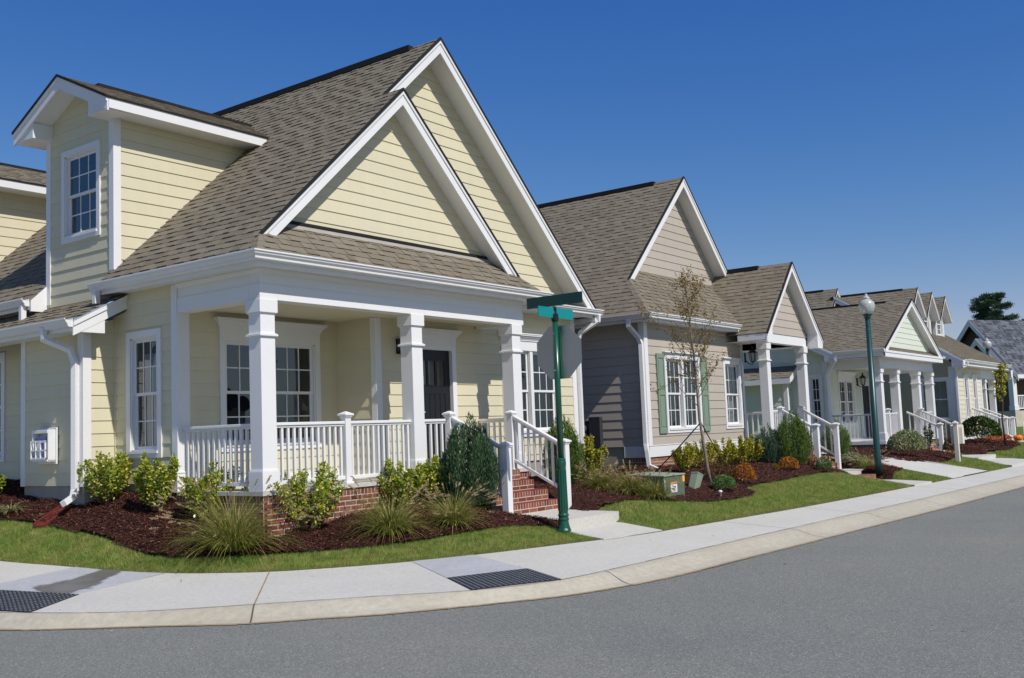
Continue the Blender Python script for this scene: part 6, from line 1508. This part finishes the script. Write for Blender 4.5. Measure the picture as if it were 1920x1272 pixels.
mulch_bed('mulch_bed', 'small patch of mulch round the foot of the street lamp', BED5, 3000, 11, .07, 1.3)
LAWN4 = [(21.3,-1.9)]+[(22.5,-3.72),(25.2,-3.80),(26.1,-2.7),(25,-1.8)]
LAWN5 = [(29.5,-2.5),(28.9,-3.9),(36.5,-4.2),(36.5,-2)]
turf('turf', 'small lawn piece beside the street lamp', LAWN3, 16000, 7, [BED3, BED5], .04, .003); turf('turf', 'lawn round the cream post mailbox', LAWN4, 20000, 8, [BED3], .045, .004); turf('turf', 'lawn before the buff cottage', LAWN5, 20000, 9, [BED4], .05, .005)

ED = [p for p in EP if p.y < 4.9 and p.x < 15.4]
turf('turf_edge', 'dry tan thatch along the edge of the lawn by the pavement', [(p.x,p.y) for p in ED]+[(p.x,p.y) for p in reversed(offset_curve(ED, .09))], 26000, 10, [BED1, BED2, WALK1], .022, .002, 'thatch')
# plants at the corner house
HG = 'yellow green holly shrubs round the corner house'
shrub('holly_shrub', 'broad yellow green shrub before the white downspout of the side bay', -.34, 3.02, .80, .84, 4370, 'leaf', stems=25, seed=101, group=HG)
shrub('holly_shrub', 'narrow upright shrub below the tall side window', -.24, 1.90, .86, .58, 3800, 'leaf', stems=18, seed=102, group=HG)
shrub('holly_shrub', 'shrub before the left end of the porch railing, behind the largest grass', .02, 1.0, .78, .85, 3420, 'leaf', stems=20, seed=103, group=HG)
shrub('holly_shrub', 'golden tipped shrub in front of the left corner column and brick base', .66, -.06, .90, 1.15, 4560, 'leaf', stems=23, seed=104, group=HG)
shrub('holly_shrub', 'shrub below the porch railing just right of the middle newel post', 2.30, -.16, .78, .74, 3610, 'leaf', stems=20, seed=105, group=HG)
shrub('holly_shrub', 'shrub below the middle column, left of the tall dark conifer', 2.95, -.22, .80, .62, 3230, 'leaf', stems=18, seed=106, group=HG)
cypress('upright_juniper', 'tall dark green juniper left of the brick porch steps', 3.30, -.66, 1.38, .86, 14000, 'leaf_cypress', 111)
GG = 'fountain grasses with tan plumes'
fountain('fountain_grass', 'largest arching fountain grass in the mulch at the corner of the house', -.36, .13, 1.0, 1.35, 680, 110, 121, GG)
fountain('fountain_grass', 'mid sized fountain grass before the brick porch base', 1.28, -.96, .80, .95, 520, 64, 122, GG)
fountain('fountain_grass', 'smallest fountain grass before the dark juniper', 2.21, -1.24, .66, .72, 420, 50, 123, GG)
strap_clump('liriope', 'pale variegated strap leaved clump at the far left of the mulch bed', -.88, 4.56, .25, .5, 110, 131)
shrub('holly_shrub', 'shrub cut by the left edge of the picture before the side wall', -.82, 5.35, .6, .6, 2280, 'leaf', stems=15, seed=107, group=HG)
# between the houses
cypress('upright_juniper', 'bright green juniper right of the brick porch steps', 6.75, -.02, 1.30, .70, 11000, 'leaf_lime_cypress', 112)
shrub('golden_shrub', 'loose yellow green shrub beside the electric meter wall', 7.30, -.15, .92, .75, 4000, 'leaf', 'leaf_gold', 20, 141)
for (x, y, h, w, s, lab) in ((6.63,-.87,.55,.70,124,'fountain grass left of the transformer, the leftmost of three'),(6.75,-1.35,.54,.66,125,'fountain grass behind the transformer, the middle of three'),(6.88,-1.78,.50,.60,126,'low fountain grass touching the transformer box')):
    fountain('fountain_grass', lab, x, y, h, w, 460, 48, s, GG)
# taupe cottage bed
AG = 'yellow green hedge shrubs before the taupe cottage'
for (x, y, h, w, s, lab) in ((10.75,-.35,.64,.55,151,'narrow hedge shrub before the brick, left of the young tree'),(12.1,-.12,.66,.62,152,'hedge shrub behind the young tree trunk'),(13.2,-.08,.66,.75,153,'hedge shrub between the two front windows'),(14.0,-.10,.72,.75,154,'dense golden hedge shrub under the single window'),(14.75,-.12,.70,.6,155,'golden hedge shrub beside the grey green juniper')):
    shrub('hedge_shrub', lab, x, y, h, w, 2600, 'leaf', 'leaf_gold', 18, s, group=AG, lsize=.045)
cypress('upright_juniper', 'soft grey green juniper at the left of the taupe cottage porch', 15.3, -.30, .95, .72, 8000, 'leaf_blue_cypress', 113)
cypress('upright_juniper', 'tall green juniper before the taupe cottage porch steps', 15.57, -.85, 1.42, .80, 10000, 'leaf_lime_cypress', 114)
ball('round_shrub', 'clipped round green shrub at the foot of the young tree', 9.01, -2.03, .33, .52, 2600, 'leaf_ball', 161)
ball('round_shrub', 'clipped round green shrub by the raised concrete landing', 15.02, -1.77, .34, .42, 1800, 'leaf_ball', 162)
ball('orange_spirea', 'largest orange leaved shrub beside the grass notch', 10.38, -1.85, .46, .50, 1500, 'leaf_orange', 163, lsize=.035)
ball('orange_spirea', 'spreading orange shrub before the tall green juniper', 13.95, -1.34, .32, .52, 1300, 'leaf_orange', 164, lsize=.035)
ball('orange_spirea', 'small orange shrub close to the brick steps of the taupe cottage', 15.75, -1.25, .30, .24, 500, 'leaf_orange', 165, lsize=.03)
ball('orange_spirea', 'tiny yellow orange sprig between the two larger orange shrubs', 13.4, -1.25, .18, .18, 260, 'leaf_ochre', 166, lsize=.03)
ball('brown_shrub', 'dull brown shrub in shade behind the clipped round shrub', 10.2, -1.35, .40, .75, 1500, 'leaf_brown', 167, lsize=.035)
RD = (.596, -.803)
tr = [(d*RD[0], d*RD[1], z) for d, z in ((0,-.05),(-.05,.3),(-.08,.6),(-.15,1.25),(-.17,1.9),(-.20,2.6),(-.24,3.2),(-.27,3.7),(-.28,4.1))]
LA, RA = math.atan2(.803,-.596), math.atan2(-.803,.596)
brs = [(.42,LA,.9,.9),(.45,RA,.75,1.3),(.5,LA+.5,1.0,1.1),(.52,RA+.4,.9,1.4),(.56,LA-.4,.9,1.3),(.60,RA-.3,.9,1.6),(.63,LA,1.0,1.3),(.66,RA+.2,.8,1.5),(.7,LA+.6,.7,1.7),(.74,RA-.5,.65,2.0),(.78,LA,.7,2.2),(.82,RA,.6,2.4),(.86,LA-.6,.5,2.6),(.48,LA-.9,.7,1.0),(.54,RA+1.0,.7,1.2),(.9,RA,.35,3)]
young_tree('young_tree', 'slender young tree with thin ochre foliage held by two guy straps', 9.6, -1.49, tr, brs+[(f+.03, a+1.3, L*.8, r*1.1) for f, a, L, r in brs[::2]], 2300, 'leaf_ochre', 171, .050, r0=.038)
tree_stakes(9.6, -1.49)
# green cottage bed
cypress('upright_juniper', 'green juniper beside the left end of the pale green porch', 20.0, -.35, 1.05, .78, 5000, 'leaf_lime_cypress', 115)
ball('round_shrub', 'low pale shrub in front of the juniper by the shared drive', 18.6, -1.25, .38, .6, 1400, 'leaf_pale', 168, lsize=.04)
fountain('fountain_grass', 'fountain grass clump at the foot of the street lamp', 18.3, -1.75, .55, .7, 320, 26, 127, GG, pl=1.3)
ball('pale_shrub', 'big pale variegated shrub before the pale green porch', 22.77, -1.50, .85, 1.25, 3800, 'leaf_pale', 169, lsize=.06)
shrub('thin_plant', 'thin dark upright plant growing by the far stair rail', 26.3, -1.2, 1.0, .35, 500, 'leaf', 'leaf_deep', 5, 156, lsize=.06, cat='plant')
ball('red_shrub', 'small reddish shrub right of the cream post mailbox', 26.2, -1.95, .55, .65, 1100, 'leaf_brown', 173, lsize=.05)
# buff cottage bed
ball('round_bush', 'large rounded dark green bush before the two slim windows', 33.6, -1.25, 1.12, 1.75, 4200, 'leaf_deep', 170, lsize=.08)
ball('coral_flowers', 'bed of coral orange flowers beside the large rounded bush', 35.3, -1.55, .34, 1.0, 900, 'leaf_coral', 174, lsize=.06, cat='flowers')
young_tree('young_tree', 'thin young tree with yellow green leaves by the buff cottage steps', 32.84, -2.25, [(0,0,-.05),(-.05,.04,1.0),(.05,-.02,1.8),(.1,0,2.5),(.08,0,2.9)], [(.45,LA,.35,2.0),(.5,RA,.4,1.8),(.55,LA+1,.4,1.8),(.6,RA+1,.5,1.6),(.66,LA,.45,2),(.7,RA,.45,2),(.76,LA-1,.4,2.2),(.8,RA-1,.4,2.2),(.88,LA,.3,3),(.93,RA,.25,3)], 900, 'leaf_gold', 172, .085, 'bark_brown', .04)
pine('pine_tree', 'dark umbrella shaped pine rising behind the slate roof', 150, 21.1, 1.0, 17.0, 181)
pine('pine_tree', 'pine top barely showing at the right edge of the picture', 150, 14.2, 1.0, 15.0, 182)

# the far side of the street, seen only as dark shapes in the window panes
def opposite_house(x, y, w, d, h, label):
    r_ = thing('opposite_house', label, 'house', (x, y, -1), 'houses across the street'); m = MB(); m.box(x-w/2, x+w/2, y-d/2, y+d/2, -1.2, 2.9, 'buff_siding'); m.build('wall', r_)
    q = MB(); e = .5; a, b = x-w/2-e, x+w/2+e; y0, y1 = y-d/2-e, y+d/2+e
    q.poly([(a,y0,2.8),(x,y0,h),(x,y1,h),(a,y1,2.8)], 'far_roof_brown'); q.poly([(b,y0,2.8),(x,y0,h),(x,y1,h),(b,y1,2.8)], 'far_roof_brown'); q.poly([(a,y1,2.8),(b,y1,2.8),(x,y1,h)], 'brown_siding'); q.poly([(a,y0,2.8),(b,y0,2.8),(x,y0,h)], 'brown_siding'); q.build('roof', r_)
opposite_house(16, -47, 10, 12, 6.6, 'house across the street, mirrored dark in the porch windows'); opposite_house(31, -48, 10, 12, 6.2, 'second house across the street, mirrored in the cottage windows'); opposite_house(1, -47, 9, 12, 6.0, 'house across the street nearest the corner, mirrored in the windows')
def litter():
    rng = np.random.default_rng(77); P = []
    for a, b in zip(CP, CP[1:]):
        L = (b-a).length
        if a.y > 2 or a.x > 26: continue
        for _ in range(int(L*9)+1):
            q = a.lerp(b, rng.uniform()); t = (b-a).normalized(); nn = Vector((t.y,-t.x)); d = abs(rng.normal())*.10+.01; P.append((q.x+nn.x*d, q.y+nn.y*d, 0))
    for _ in range(90): x = rng.uniform(-6, 14); y = rng.uniform(-8.5, -4.9); P.append((x, y, 0))
    for i, p in enumerate(P): P[i] = (p[0], p[1], zl(p[0],p[1])-.186)
    for _ in range(70):
        e = EP[int(rng.uniform(30, len(EP)-60))]; c = nearest_on(JP, e)[1]; q = e.lerp(c, rng.uniform(.02,1)**2); P.append((q.x, q.y, zwalk(q.x,q.y)+.004))
    P = np.array(P); n = len(P); D = rng.normal(size=(n,3)); D[:,2] *= .12; D = unit(D); U = unit(np.cross(D, np.array([0,0,1.0])+rng.normal(size=(n,3))*.25))
    o = quads('leaf_litter', leaf_quads(P, D, U, rng.uniform(.012,.038,n), rng.uniform(.004,.010,n)), 'litter'); tag(o, 'grit and dry leaf scraps along the kerb', 'litter', kind='stuff')
litter()
bpy.context.view_layer.update()
